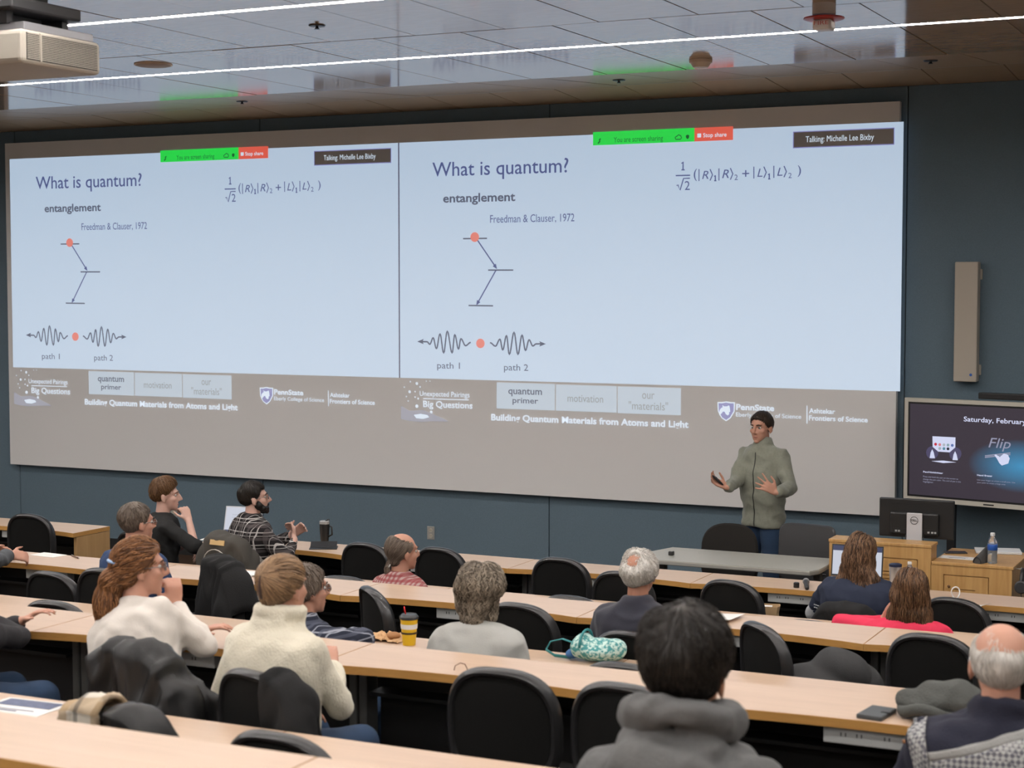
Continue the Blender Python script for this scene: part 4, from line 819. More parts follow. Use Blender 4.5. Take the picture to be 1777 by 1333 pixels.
    if top == 'turtle':
        for k, (z, r) in enumerate(((-.01, .080), (.03, .083), (.065, .086), (.055, .098), (.0, .104))): g.tube([N+up*(z-.02)*s, N+up*(z+.015)*s], r*s, 18)
    elif top == 'hood':
        
        hm = [(N+up*(.072*s)+Vector((.098*s*math.cos(a), -.02*s+.085*s*math.sin(a), -.030*s*math.sin(a)-.012*s))) for a in (2*PI*k/20 for k in range(21))]
        g.tube(hm, .032*s, 10); g.ell(N+up*.0*s+Vector((0, -.055*s, .0)), (.115*s, .07*s, .05*s)); g.ell(N+Vector((0, -.115*s, -.045*s)), (.125*s, .05*s, .075*s)); g.ell(N+Vector((0, -.12*s, -.125*s)), (.105*s, .048*s, .07*s))
    elif top == 'collar':
        g.tube([N-up*.02*s, N+up*.035*s], [.076*s, .066*s], 16); g.tube([N+up*.0*s+ay*-.01, N+up*.03*s+ay*-.012], [.086*s, .072*s], 16)
    elif top == 'high':
        g.tube([N-up*.03*s, N+up*.058*s], [.085*s, .070*s], 18)
    else: g.tube([N-up*.03*s, N+up*.008*s], [.078*s, .068*s], 16)
    gm = remesh(g, .010, 9); wrinkle(gm, seed+11, wr*s, 24); wrinkle(gm, seed+13, wr*.55*s, 62); shirt = link('upper_garment', gm, topm, t, True)
    # trousers and shoes
    if show_legs:
        g = G(); g.v_add(torso(.97, lo=-.2, hi=.1, inf=.0))
        for q in (-1, 1):
            h0, kn, an = LG[q]; g.capsule(h0, kn, .088*s, .068*s); g.capsule(kn, an+Vector((0, 0, .02)), .067*s, .056*s)
        gm = remesh(g, .013, 3); wrinkle(gm, seed+23, .005, 24); link('trousers', gm, legs, t, True)
        for q in (-1, 1):
            an = LG[q][2]; g = G().ell(an+Vector((0, .05, -.045)), (.048*s, .14*s, .045)); g.v = [(x, y, max(z, .002)) for x, y, z in g.v]; ob('shoe', g, SHOE, t, True)
    t['headM'] = 0; del t['headM']
    return t, M, A, Wl, s, shirt
def look_at(h): d = SPK-Vector((h[0], h[1], 0)); return -math.degrees(math.atan2(d.x, d.y))
short = dict(t=.012, n=600, len=.030, w=.0022, lump=.003)
down = lambda p: Vector((p.x*.4, p.y*.3-.01, -.12)) if p.z < .06 else Vector((p.x, p.y+.05, -.02))
def back_fall(p): return Vector((p.x*1.2, (p.y-.02)*1.0, .02)) if p.z > .085 else Vector((p.x*.1, -.03, -.2))
# --- speaker
H_BR = hairmat('dark_brown_hair', (.018, .011, .008), (.055, .035, .024)); H_BLK = hairmat('black_hair', (.008, .006, .005), (.035, .028, .022)); H_LB = hairmat('light_brown_hair', (.075, .036, .016), (.22, .115, .05)); H_GB = hairmat('greying_brown_hair', (.06, .042, .03), (.24, .19, .15)); H_GR = hairmat('wavy_grey_brown_hair', (.040, .028, .018), (.40, .33, .25)); H_WH = hairmat('white_hair', (.42, .39, .35), (.80, .77, .72)); H_AU = hairmat('auburn_hair', (.055, .020, .008), (.40, .18, .07)); H_DB = hairmat('dark_blond_hair', (.09, .05, .026), (.42, .26, .14)); H_BW = hairmat('chestnut_hair', (.030, .014, .008), (.26, .145, .078)); H_PK = hairmat('brown_hair', (.028, .013, .007), (.23, .12, .058))
M_FLEECE = mat('olive_grey_jersey', (.225, .232, .185), .9, bump=.5, bscale=240, var=.18, vscale=60, sheen=.2)
hp = at_y(1321, 716, 12.15); 
wr_ = at_y(1262, 846, 11.80); wl_ = at_y(1348, 855, 11.82)
spk = person('man standing in an olive grey zip pullover and jeans, gesturing with both hands', hp, 0, 166, 166, dict(t=.010, n=900, len=.03, w=.0016, lump=.002, front=.012, taper=1), H_BR, 'high', M_FLEECE, skin=SK, s=.96, lean=.0, wide=.90, hem=-.05, sit=False, vox=.0062, seed=3, wr=.012, hpitch=-.06, group='person at the front', chest=1.12,
    arms={1: dict(w=wr_, pole=(.3, -.8, -.9), d=(-.75, -.35, .42), n=(.35, -.5, .8), curl=.42, thumb=1.0, spread=.10), -1: dict(w=wl_, pole=(-.35, -.9, -.9), d=(-.72, -.35, .50), n=(-.3, .9, -.1), curls=(.30, .24, .18, .14), spread=.30, thumb=.2)})
t, M, A, Wl, s_, sh = spk
# pullover zip and hem
zp = [(.0, .60), (.2, .68)]
zl = BVHTree.FromPolygons([v.co for v in sh.data.vertices], [tuple(p.vertices) for p in sh.data.polygons]); zpts = []
for k in range(26):
    z = .83+.02*k*1.13; hit = zl.ray_cast(Vector((.0, .6, z)), Vector((0, -1, 0)))
    if hit[0]: zpts.append(hit[0]+Vector((0, .002, 0)))
if len(zpts) > 3: ob('zip', G().tube(zpts, .0035, 6), mat('zip_dark', (.02, .022, .02), .5), t, True)
# clicker in the hand towards the screen
Eh, Wh = A[1][1], A[1][2]; wp = Wl @ Wh; cl = thing('clicker', 'black presentation remote held by the standing man', 'remote', wp+Vector((-.055, -.05, .055)))
Rr = Vector((-.62, -.3, .62)).to_track_quat('Y', 'Z').to_matrix()
ob('shell', G().ell((0, 0, 0), (.016, .055, .010), Rr), M_BLK, cl, True); ob('button', G().ell(Rr @ Vector((0, .02, .008)), (.007, .01, .004), Rr), M_DP, cl, True)
# --- audience
def seated(label, px, py, Y, zf, **k):
    h = at_y(px, py, Y); lk = k.pop('look', None); lk = look_at(h) if lk is None else lk; yw = k.pop('yaw', None); yw = lk*.45 if yw is None else yw
    return person(label, h, zf, yw, lk, **k)
def own_chair(r, zf, label, back=.17, rz=None, dx=0.0):
    t, M, A, Wl, s_, sh = r; rz = math.degrees(t.rotation_euler.z) if rz is None else rz
    R = Matrix.Rotation(math.radians(rz), 3, 'Z'); p = t.location+R @ Vector((dx, -back-.07, 0)); return chair(p.x, p.y, zf, rz, 'black task chair ' + label)
BLKSH = mat('black_knit', (.010, .010, .010), .9, bump=.4, bscale=300)
r = seated('young man in a black shirt, hand raised to his mouth, elbow bent', 288, 834, 9.80, 0, hair=dict(t=.022, n=1000, len=.05, w=.0022, lump=.007, topvol=1, taper=1, curl=.7), hmat=H_LB, top='crew', topm=BLKSH, skin=SK3, sleeve='elbow', seed=21, vox=.007, yaw=-40,
    arms={1: dict(w=at_y(328, 904, 9.80), pole=(.9, .1, -.9), d=(-.45, .1, .8), n=(-.8, .4, .1), curl=.95), -1: dict(w=at_y(325, 943, 9.84), pole=(-.4, -.4, -.8), d=(.6, -.1, -.5), n=(0, -.6, -.6), curl=.4)})
own_chair(r, 0, 'of the young man in black', rz=-12)
PL1 = plaid('black_white_plaid', (.014, .012, .013), [(0, .085, 0, .007, (.55, .52, .5), .7), (0, .085, .022, .004, (.5, .48, .46), .6), (2, .085, 0, .007, (.55, .52, .5), .7), (2, .085, .022, .004, (.5, .48, .46), .6), (0, .085, .05, .02, (.10, .085, .085), .5), (2, .085, .05, .02, (.10, .085, .085), .5)])
r = seated('bearded man in a black and white plaid shirt with interlaced fingers', 442, 838, 9.80, 0, hair=dict(t=.016, n=900, len=.03, w=.002, lump=.004, topvol=1, taper=1), hmat=H_BLK, top='collar', topm=PL1, skin=SK3, seed=31, vox=.007, glasses=True, beard=H_BLK, hpitch=.10, wide=1.05, yaw=-26,
    arms={1: dict(w=at_y(511, 936, 9.96), pole=(.8, -.5, -.8), d=(-.2, .3, .35), n=(-.8, -.2, .2), curl=.75), -1: dict(w=at_y(504, 930, 10.08), pole=(-.6, -.6, -.6), d=(.5, .2, .4), n=(.3, -.7, -.2), curl=.6)})
own_chair(r, 0, 'under the grey coat with a tan label', rz=-8)
BLUE = mat('blue_sweater', (.022, .050, .125), .9, bump=.4, bscale=260)
r = seated('greying man with glasses in a blue sweater looking towards the speaker', 238, 874, 7.50, .21, yaw=-2, hair=dict(t=.011, n=1000, len=.022, w=.0018, lump=.002, taper=1), hmat=H_GB, top='crew', topm=BLUE, skin=SK, seed=41, glasses=True, vox=.009, legs=DARKTR)
spin(own_chair(r, .21, 'of the greying man in blue'), 50)
RED = plaid('red_check', (.42, .30, .28), [(0, .026, 0, .013, (.26, .045, .05), .72), (2, .026, 0, .013, (.26, .045, .05), .72)])
r = seated('balding man with a small ponytail in a red checked shirt', 699, 926, 8.64, 0, hair=dict(t=.010, n=800, len=.06, w=.002, lump=.002, bald=((0, .02, .125), .082), flow=lambda p: Vector((-p.x*.8, -.09-p.y*.3, -.12)), blobs=[((0, -.098, -.066), (.016, .018, .018)), ((0, -.108, -.105), (.019, .017, .036)), ((0, -.06, -.045), (.055, .035, .04))]), hmat=H_GB, top='collar', topm=RED, skin=SK, seed=51, look=-32, hroll=.05, arms={-1: dict(l=(-.07, .24, .63), pole=(-.15, -.6, -1))})
own_chair(r, 0, 'of the man in red check', back=.18, dx=.06)
t, M = r[0], r[1]; ob('hair_tie', G().tube([M @ (Vector((.017*math.cos(a), -.099+.012*math.sin(a)*.4, -.074+.012*math.sin(a)))*.95) for a in (2*PI*k/12 for k in range(13))], .004, 6), mat('white_elastic', (.7, .68, .64), .6), t, True)
GREYT = mat('pale_grey_sweatshirt', (.40, .40, .375), .9, bump=.3, bscale=200)
r = seated('woman with collar-length wavy grey-brown hair in a pale grey top', 835, 982, 6.38, .21, hair=dict(t=.026, n=1100, len=.10, w=.003, lump=.012, lf=38, curl=1.3, low=.02, flow=back_fall, face=False, blobs=[((0, -.055, -.05), (.088, .060, .085)), ((-.06, -.02, -.06), (.034, .050, .075)), ((.06, -.02, -.06), (.034, .050, .075)), ((0, -.07, -.105), (.060, .042, .045))]), hmat=H_GR, top='crew', topm=GREYT, seed=61, wide=1.22, lean=.10, look=-6, yaw=-4)
own_chair(r, .21, 'of the woman in pale grey', back=.20)
NAVYJ = mat('navy_jacket', (.022, .023, .037), .85, bump=.3, bscale=260, sheen=.15)
r = seated('man with curly white hair and a bald patch in a dark navy jacket', 1110, 955, 7.43, .21, hair=dict(t=.016, n=900, len=.035, w=.0026, lump=.006, curl=1.0, bald=((0, -.095, .075), .035), face=False), hmat=H_WH, top='collar', topm=NAVYJ, skin=SK2, seed=71, wide=1.16, look=4, yaw=2, legs=DARKTR)
NAVYT = mat('navy_cotton', (.013, .020, .045), .85, bump=.3, bscale=260)
def long_fall(p): return Vector((p.x*1.0, (p.y-.03)*.9, .015)) if p.z > .09 else Vector((p.x*.12, -.02, -.2))
r = seated('woman with long loose brown hair in a navy T-shirt over grey sleeves', 1497, 930, 9.78, 0, seat=.34, hair=dict(t=.018, n=1300, len=.20, w=.0032, lump=.006, curl=.35, segs=9, low=.02, flow=long_fall, face=False, lift=.004, blobs=[((0, -.05, -.03), (.105, .085, .13)), ((0, -.07, -.12), (.12, .07, .13)), ((.03, -.095, -.23), (.125, .055, .12)), ((-.07, -.085, -.20), (.065, .05, .11)), ((.03, -.10, -.31), (.10, .045, .08)), ((.10, -.07, -.20), (.055, .05, .12))]), hmat=H_BW, top='crew', topm=NAVYT, seed=81, wide=1.28, sleeve='short', look=-12, yaw=-4, lean=.14,
    arms={-1: dict(l=(-.20, .34, .78), pole=(-.8, -.5, -.8)), 1: dict(l=(.2, .36, .78), pole=(.8, -.4, -.8))})
t, M, A, Wl, s_, sh = r
HEATH = mat('heather_grey_sleeve', (.42, .43, .45), .9, bump=.3, bscale=240)
for q in (-1, 1):
    if q < 0:
        bvn = BVHTree.FromPolygons([v.co for v in sh.data.vertices], [tuple(p_.vertices) for p_ in sh.data.polygons]); c0 = A[q][0].lerp(A[q][1], .5); pr = G()
        for k in range(2):
            for i in range(6):
                hb = bvn.ray_cast(c0+Vector((-.03+i*.012, -.5, -.02-k*.018-i*.002)), Vector((0, 1, 0)))
                if hb[0]: pr.box(hb[0]+Vector((0, -.002, 0)), (.009, .002, .006))
        if pr.v: ob('sleeve_print', pr, mat('white_print', (.6, .6, .62), .7), t)['kind'] = 'stuff'
    S_, E_, W_ = A[q]; g = G().capsule(S_.lerp(E_, .5), E_, .052, .05); g.capsule(E_, W_-(W_-E_)*.1, .049, .037); me = remesh(g, .01, 2); wrinkle(me, 8, .004, 40); link('under_sleeve', me, HEATH, t, True)
nvc = own_chair(r, 0, 'of the woman in the navy T-shirt'); lower(nvc, .12)
PINK = mat('bright_pink_fleece', (.72, .030, .085), .85, bump=.3, bscale=220)
r = seated('girl with shoulder-length brown hair in a bright pink top, hand at her neck', 1582, 990, 8.64, 0, hair=dict(t=.018, n=1200, len=.16, w=.003, lump=.005, curl=.3, segs=8, low=.02, flow=long_fall, face=False, blobs=[((0, -.045, -.03), (.104, .082, .12)), ((0, -.06, -.11), (.112, .065, .10)), ((0, -.075, -.175), (.125, .055, .055)), ((-.085, -.035, -.14), (.036, .05, .075)), ((.085, -.035, -.14), (.038, .05, .075))]), hmat=H_PK, top='crew', topm=PINK, seed=91, wide=1.0, look=2, yaw=4,
    arms={-1: dict(l=(-.15, .14, .89), pole=(-1, 0, -.15), d=(.5, -.3, .7), n=(.2, .9, 0), curl=.5)})
own_chair(r, 0, 'of the girl in pink', back=.18)
PL2 = plaid('navy_plaid', (.024, .028, .045), [(0, .06, 0, .006, (.40, .42, .48), .7), (2, .06, 0, .006, (.40, .42, .48), .7), (0, .06, .03, .014, (.10, .11, .15), .6), (2, .06, .03, .014, (.10, .11, .15), .6)])
r = seated('grey-haired person in a navy plaid shirt half hidden by the cream turtleneck', 533, 981, 6.37, .21, hair=dict(t=.014, n=700, len=.035, w=.0026, lump=.005, curl=.7), hmat=H_GB, top='collar', topm=PL2, seed=101, glasses=True, look=-30, yaw=-14,
    arms={1: dict(w=at_z(616, 1101, 1.010), pole=(1, -.2, .05))})
own_chair(r, .21, 'of the person in navy plaid', back=.18)
CREAM = mat('ivory_fleece', (.66, .61, .55), .9, bump=.3, bscale=160, sheen=.2)
r = seated('woman with auburn ponytail and blue hair clip in a white fleece, chin on hand', 243, 937, 5.30, .42, side=-.40, hair=dict(t=.016, n=1300, len=.10, w=.0028, lump=.004, curl=.25, segs=8, flow=lambda p: Vector((-p.x*.6, -.16-p.y*.4, -.05-.3*max(0, -p.y-.09))) if p.z > -.06 else Vector((p.x*.3, -.01, -.2)), blobs=[((0, -.06, -.02), (.075, .06, .07)), ((-.01, -.115, -.06), (.065, .05, .06)), ((-.03, -.13, -.15), (.095, .058, .10)), ((-.02, -.125, -.23), (.075, .045, .075))]), hmat=H_AU, top='crew', topm=CREAM, skin=SK, seed=111, wide=1.26, look=-42, yaw=-22, lean=.22, glasses=True, vox=.0075,
    arms={1: dict(w=at_y(304, 1054, 5.44), pole=(.9, .3, -.8), d=(-.12, .05, .9), n=(-.7, .5, .1), curl=1.1), -1: dict(l=(-.26, .42, .79), pole=(-.8, -.4, -.6))})
chair_px(203, 1141, .42, -12, 'draped with the black jacket', dy=.065)
t, M = r[0], r[1]; ob('hair_clip', G().tube([M @ (Vector(p_)*.95) for p_ in ((-.035, -.112, .030), (-.01, -.128, .036), (.02, -.127, .036), (.04, -.108, .030))], [.005, .0065, .0065, .005], 8), mat('pale_blue_clip', (.35, .52, .78), .4), t, True)
KNIT = mat('cream_knit', (.70, .65, .52), .95, bump=.9, bscale=120, sheen=.2)
r = seated('woman with pinned-up blond hair in a cream cable-knit turtleneck', 492, 968, 5.15, .42, hair=dict(t=.014, n=1100, len=.07, w=.0026, lump=.003, flow=lambda p: Vector((-p.x, -.10-p.y*.5, .08-p.z)), face=False, blobs=[((0, -.095, .02), (.030, .030, .052)), ((0, -.085, -.02), (.04, .03, .04))]), hmat=H_DB, top='turtle', topm=KNIT, skin=SK, seed=121, wide=1.15, look=-10, yaw=-8, lean=.16, wr=.008,
    arms={1: dict(l=(.03, .33, .79), pole=(1, -.6, -1.0))})
t, M = r[0], r[1]; ob('hair_claw', G().ell(M @ (Vector((0, -.122, .02))*.95), (.010, .012, .045)), mat('brown_claw_clip', (.06, .035, .03), .35), t, True)
HOOD = mat('grey_marl_hoodie', (.125, .125, .123), .95, bump=.5, bscale=180, var=.15, vscale=90)
r = seated('person with thick short dark hair in a grey hooded sweatshirt', 1192, 1078, 3.98, .42, hair=dict(t=.034, n=2200, len=.045, w=.0016, lump=.006, topvol=1, taper=1, curl=.5, face=False, low=-.005, lift=.004), hmat=H_BLK, top='hood', topm=HOOD, skin=SK4, s=1.17, seed=131, wide=1.2, look=4, yaw=3, legs=DARKTR, wr=.014)
own_chair(r, .42, 'of the person in the grey hood', back=.2)
NAVYK = mat('dark_navy_knit', (.014, .015, .030), .95, bump=.7, bscale=160)
r = seated('elderly man with a bald crown and white hair in a navy patterned cardigan', 1738, 1082, 5.07, .42, seat=.385, hair=dict(t=.009, n=1000, len=.03, w=.0018, lump=.003, bald=((.0, -.045, .13), .096), face=False), hmat=H_WH, top='high', topm=NAVYK, skin=SK, s=1.07, seed=141, wide=1.32, look=14, yaw=8, glasses=True, legs=DARKTR)
old = r; lower(own_chair(r, .42, 'of the elderly man in the patterned cardigan', back=.19), .08)
GSW = mat('grey_sweatshirt', (.085, .092, .10), .9, bump=.3, bscale=220)
r = seated('person in a grey sweatshirt and khaki trousers with hands clasped on the desk', -52, 868, 7.40, .21, hair=short, hmat=H_BR, top='crew', topm=GSW, skin=SK, seed=151, legs=KHAKI, look=-35, yaw=-14, lean=.2,
    arms={1: dict(w=at_z(38, 962, .99), pole=(.9, -.5, -.6), d=(.35, .6, -.1), n=(-.7, .1, -.5), curl=.7), -1: dict(w=at_z(22, 954, .995), pole=(-.8, -.5, -.6), d=(.8, .2, 0), n=(.1, -.6, -.6), curl=.6)})
own_chair(r, .21, 'of the person in the grey sweatshirt', back=.13)
DKS = mat('charcoal_sweater', (.022, .021, .024), .9, bump=.4, bscale=220)
r = seated('person in a charcoal sweater and jeans with forearms folded on the desk', -62, 955, 5.22, .42, hair=short, hmat=H_BR, top='crew', topm=DKS, skin=SK, seed=161, look=-35, yaw=-16, lean=.25, wide=1.2,
    arms={1: dict(l=(-.14, .30, .80), pole=(1, .2, -.25)), -1: dict(l=(-.05, .40, .79), pole=(-.8, -.4, -.6))})
own_chair(r, .42, 'of the person in the charcoal sweater')
# ================================================================== things on desks and chairs
def drape(label, name, ch, m, w=.26, zr=.45, zf_=.72, amp=.014, kf=22, seed=0, skew=0.0, thick=.014, cat='jacket', u0=None, collar=None, lumps=.011, flare=.0):
    rg = random.Random(seed); t = thing(name, label, cat, ch.location, ch.rotation_euler.z)
    nu, nv = 60, 56; a0, a1 = (-w, w) if u0 is None else u0; g = G(); ph = [rg.random()*6.28 for _ in range(4)]
    for j in range(nv+1):
        v = j/nv
        for i in range(nu+1):
            u = a0+(a1-a0)*i/nu; uc = max(-.215, min(.215, u)); over = abs(u)-abs(uc)
            zt = .915-.16*min(1.25, abs(u)/.215)**4 - over*1.6
            yb = -.012+.9*uc*uc+over*.5
            if v < .52:                     # rear fall
                q = v/.52; zb = zr+skew*u+.02*math.sin(u*17+ph[0]); z = zb+(zt-zb)*q; y = yb-.026-flare*(1-q)-amp*(1-q*.75)*(1+math.sin(kf*u+ph[1]+1.2*math.sin(3*z+ph[2]))); x = u*(1+.06*(1-q)*math.sin(9*z+ph[3]))
            elif v < .62:
                q = (v-.52)/.10; y = yb-.026+q*.125; z = zt+.016*math.sin(PI*q); x = u
            else:
                q = (v-.62)/.38; zb = zf_-.3*abs(u); z = zt+(zb-zt)*q; y = yb+.099+amp*q*(1+math.sin(kf*u+ph[2])); x = u
            g.v.append((x, y, z))
    n = nu+1
    for j in range(nv):
        for i in range(nu): a = j*n+i; g.f.append((a, a+1, a+n+1, a+n))
    me = g.mesh(name); P, N = coords(me), normals(me); r_ = np.clip(1-np.abs(wob(P*np.array([1.6, 1, .7]), seed+4, 30))*1.7, -.6, 1); setco(me, P+N*(lumps*(wob(P, seed+2, 24)+1.1*r_))[:, None])
    o = link('cloth', me, m, t, True); sd = o.modifiers.new('thick', 'SOLIDIFY'); sd.thickness = thick; sd.offset = 0
    return t
M_GCOAT = mat('grey_canvas', (.060, .055, .047), .9, bump=.4, bscale=200, var=.2); M_BJ = mat('black_wool', (.006, .006, .0065), .9, bump=.4, bscale=200, var=.3); M_BN = mat('black_nylon', (.007, .007, .0075), .45, bump=.15, bscale=90, var=.25)
chs = {o['label']: o for o in COL.objects if o.name.startswith('task_chair')}
def find(sub): return next(o for l, o in chs.items() if sub in l)
c = find('under the grey coat'); t = drape('grey canvas coat with tan label hung on the chair of the man in plaid', 'coat', c, M_GCOAT, w=.25, zr=.40, seed=4, amp=.016)
ob('label_patch', G().box((0, -.052, .885), (.13, .006, .035), Matrix.Rotation(-.25, 3, 'X')), mat('tan_patch', (.58, .40, .18), .6), t)
M_PIPE = mat('pale_piping', (.40, .37, .33), .6)
ob('neck_seam', G().tube([(.11*math.cos(a), -.075, .74+.10*math.sin(a)) for a in (PI*k/10 for k in range(11))], .004, 6), M_PIPE, t, True)
jc = chair_px(374, 979, .21, -34, 'hidden under the black wool coat beside the man in blue'); chs['j'] = jc
drape('black wool coat hanging over the chair beside the man in blue', 'coat', jc, M_BJ, w=.235, zr=.20, seed=9, amp=.032, kf=30)
pc = find('draped with the black jacket'); t = drape('black nylon jacket draped over the chair of the woman in white fleece', 'jacket', pc, M_BN, u0=(-.235, .29), zr=.42, zf_=.84, seed=12, amp=.018, kf=14, lumps=.016, flare=.008)
ob('logo_print', G().box((.11, -.080, .735), (.085, .003, .010), Matrix.Rotation(-.28, 3, 'Y')), M_PIPE, t)
tc_ = find('of the woman in the cream turtleneck'); t = drape('black hooded top hanging from the corner of the turtleneck woman\'s chair', 'jacket', tc_, M_BJ, u0=(.10, .27), zr=.32, seed=17, amp=.013, kf=34, flare=.0)
ob('print', G().box((.215, -.045, .50), (.022, .004, .085)), mat('white_print', (.6, .6, .62), .7), t)
sc_ = spin(chair_px(172, 1238, .42, -4, 'at the sixth desk carrying a checked scarf'), 19+4); chs['s'] = sc_
SCF = plaid('beige_check', (.60, .55, .47), [(0, .16, 0, .05, (.36, .25, .14), .7), (2, .15, 0, .04, (.36, .25, .14), .7), (0, .16, .085, .02, (.06, .06, .06), .6), (2, .15, .07, .015, (.06, .06, .06), .6)])
drape('beige and grey checked wool scarf laid over an empty chair', 'scarf', sc_, SCF, u0=(-.16, .02), zr=.60, zf_=.70, seed=23, amp=.012, thick=.02, cat='scarf')
drape('dark quilted jacket lying over an empty chair beside the checked scarf', 'jacket', sc_, M_BN, u0=(.05, .23), zr=.55, seed=29, amp=.012)
nc = find('of the woman in the navy T-shirt'); t = drape('black jacket on the chair of the woman in the navy T-shirt', 'jacket', nc, M_BJ, w=.25, zr=.50, seed=31); t.location.z -= .12
cc = find('with dark clothes on its seat'); R = Matrix.Rotation(cc.rotation_euler.z, 3, 'Z'); p = cc.location+R @ Vector((.03, .30, .472))
g = G().ell((0, 0, .09), (.20, .19, .10)).ell((.03, .10, .15), (.15, .13, .11)).ell((.0, .20, .09), (.17, .10, .10)).ell((.05, -.08, .07), (.14, .12, .09)); me = remesh(g, .012, 4); wrinkle(me, 77, .016, 24); P = coords(me); P[:, 2] -= P[:, 2].min(); setco(me, P)
t = thing('folded_clothes', 'dark grey folded clothes on the seat of the turned chair', 'clothes', p, cc.rotation_euler.z); link('cloth', me, mat('charcoal_cloth', (.030, .030, .031), .9, bump=.3), t, True)
# --- laptops
M_SIL = mat('silver_aluminium', (.50, .51, .53), .35, .5); M_KEY = mat('dark_keys', (.02, .02, .022), .5); LS = mat('laptop_screen', (.02, .02, .02), .3, emit=(.70, .74, .85), es=.75); LSD = mat('laptop_dark_bar', (.02, .02, .02), .3, emit=(.02, .03, .09), es=1); LSG = mat('laptop_grey_line', (.02, .02, .02), .3, emit=(.42, .45, .55), es=.8)
def laptop(p, rz, label, tilt=.3, w=.31, kind=0):
    t = thing('laptop', label, 'laptop', p, rz); ob('base', G().bx(-w/2, w/2, -.11, .11, 0, .014), M_SIL, t, bevel=.004); ob('keyboard', G().bx(-w/2+.02, w/2-.02, -.015, .095, .0142, .0158), M_KEY, t); ob('trackpad', G().bx(-.05, .05, -.095, -.03, .0142, .0152), M_OUT, t)
    R = Matrix.Rotation(-tilt, 4, 'X'); T = Matrix.Translation((0, .11, .016))
    lid = ob('lid', G().bx(-w/2, w/2, 0, .007, 0, .205).xf(T @ R), M_KEY if kind else M_SIL, t); ob('display', G().bx(-w/2+.008, w/2-.008, -.0012, -.0002, .012, .197).xf(T @ R), LS, lid)
    dk = G().bx(-w/2+.008, w/2-.008, -.0020, -.0013, .165, .197) if kind else G().bx(-w/2+.008, w/2-.008, -.002, -.0013, .012, .025)
    ob('window_bar', dk.xf(T @ R), LSD, lid)
    for k in range(5): ob('text_line', G().bx(-w/2+.06, w/2-.07-.015*(k % 3), -.002, -.0013, .14-k*.022, .1425-k*.022).xf(T @ R), LSG, lid)
    return t
p = at_z(407, 934, .74); laptop((p.x, p.y, .7422), .12, 'open laptop with a white page beside the man in plaid', .25)
p = at_z(1478, 1012, .74); laptop((p.x, p.y+.03, .7402), .06, 'open laptop showing a document before the woman in navy', .18, .33, 1)
M_PAP = mat('white_paper', (.72, .71, .69), .8); M_INK = mat('print_ink', (.08, .09, .16), .7)
def sheet(px, py, z, w, d, rz, label, name='paper', n=1, m=M_PAP, cat='paper', curl=.0):
    p = at_z(px, py, z); t = thing(name, label, cat, (p.x, p.y, z+.0006), rz); rg = random.Random(int(px))
    for k in range(n):
        g = G(); a = (rg.random()-.5)*.3*(k > 0); nn = 8; vs = []
        for zz in (0, .0012):
            for j in range(nn+1):
                for i in range(nn+1):
                    x, y = (i/nn-.5)*w, (j/nn-.5)*d; vs.append((x*math.cos(a)-y*math.sin(a)+.02*k, x*math.sin(a)+y*math.cos(a)+.015*k, zz+k*.0022+curl*max(0, (i/nn-.4))**2*.5))
        q = (nn+1)**2; fs = []
        for j in range(nn):
            for i in range(nn):
                b_ = j*(nn+1)+i; fs += [(b_, b_+nn+1, b_+nn+2, b_+1), (q+b_, q+b_+1, q+b_+nn+2, q+b_+nn+1)]
        for i in range(nn):
            for (s0, s1) in ((i, i+1), (nn*(nn+1)+i+1, nn*(nn+1)+i), ((i+1)*(nn+1), i*(nn+1)), (i*(nn+1)+nn, (i+1)*(nn+1)+nn)): fs.append((s0, s1, q+s1, q+s0))
        g.add(vs, fs); ob('sheet', g, m, t)
    return t
def ballpoint(px, py, z, rz, label, col=(.05, .05, .06)):
    p = at_z(px, py, z); t = thing('pen', label, 'pen', (p.x, p.y, z+.005), rz); ob('barrel', G().tube([(-.065, 0, 0), (.055, 0, 0)], .0045, 8), mat('pen_%.2f' % col[0], col, .35), t, True); ob('tip', G().tube([(.055, 0, 0), (.07, 0, 0)], [.0042, .001], 8), M_OUT, t, True); ob('clip', G().bx(-.062, -.03, -.0015, .0015, .0045, .0062), M_OUT, t)
sheet(84, 963.5, .95, .20, .12, -.1, 'small white card on the third desk before clasped hands', 'card')
ballpoint(131, 968, .95, -.5, 'brown pen lying on the third desk past the white card', (.16, .09, .06))
sheet(375, 936, .74, .21, .15, .2, 'sheet of paper beside the open laptop of the man in plaid'); ballpoint(372, 941, .74, .25, 'dark pen on the paper beside the plaid man\'s laptop')
sheet(408, 998, .95, .20, .14, .25, 'white notepad on the third desk beside the black wool coat', 'notepad', 4)
sheet(1222, 1072, .95, .26, .18, -.1, 'loose white papers on the desk of the man in navy jacket', 'paper_stack', 3, curl=.06)
sheet(1692, 1053, .74, .15, .12, -.3, 'crumpled white paper on the front desk beside the white ring', curl=.12)
t = sheet(38, 1228, 1.16, .27, .20, .05, 'printed flyer with a dark blue picture on the sixth desk', 'flyer'); ob('picture', G().bx(-.115, .115, .005, .085, .0016, .0022), mat('flyer_blue', (.10, .12, .20), .6, var=.5, vscale=40), t); ob('text_block', G().bx(-.115, .02, -.06, -.05, .0016, .0022).bx(-.115, .08, -.04, -.034, .0016, .0022), M_INK, t)
p = at_z(572, 950, .74); t = thing('tablet', 'black folded tablet on the front desk next to the thermos', 'tablet', (p.x-.02, p.y-.05, .7402), .5); ob('cover', G().bx(-.10, .10, -.07, .07, 0, .006), M_BLK, t, bevel=.003); ob('panel', G().box((0, .03, .022), (.19, .09, .005), Matrix.Rotation(.35, 3, 'X')), M_KEY, t, bevel=.002)
p = at_z(557, 945, .74); t = thing('thermos', 'tall black insulated mug with handle on the front desk', 'mug', (p.x, p.y+.05, .7402)); M_MUG = mat('matt_black_steel', (.014, .014, .014), .4)
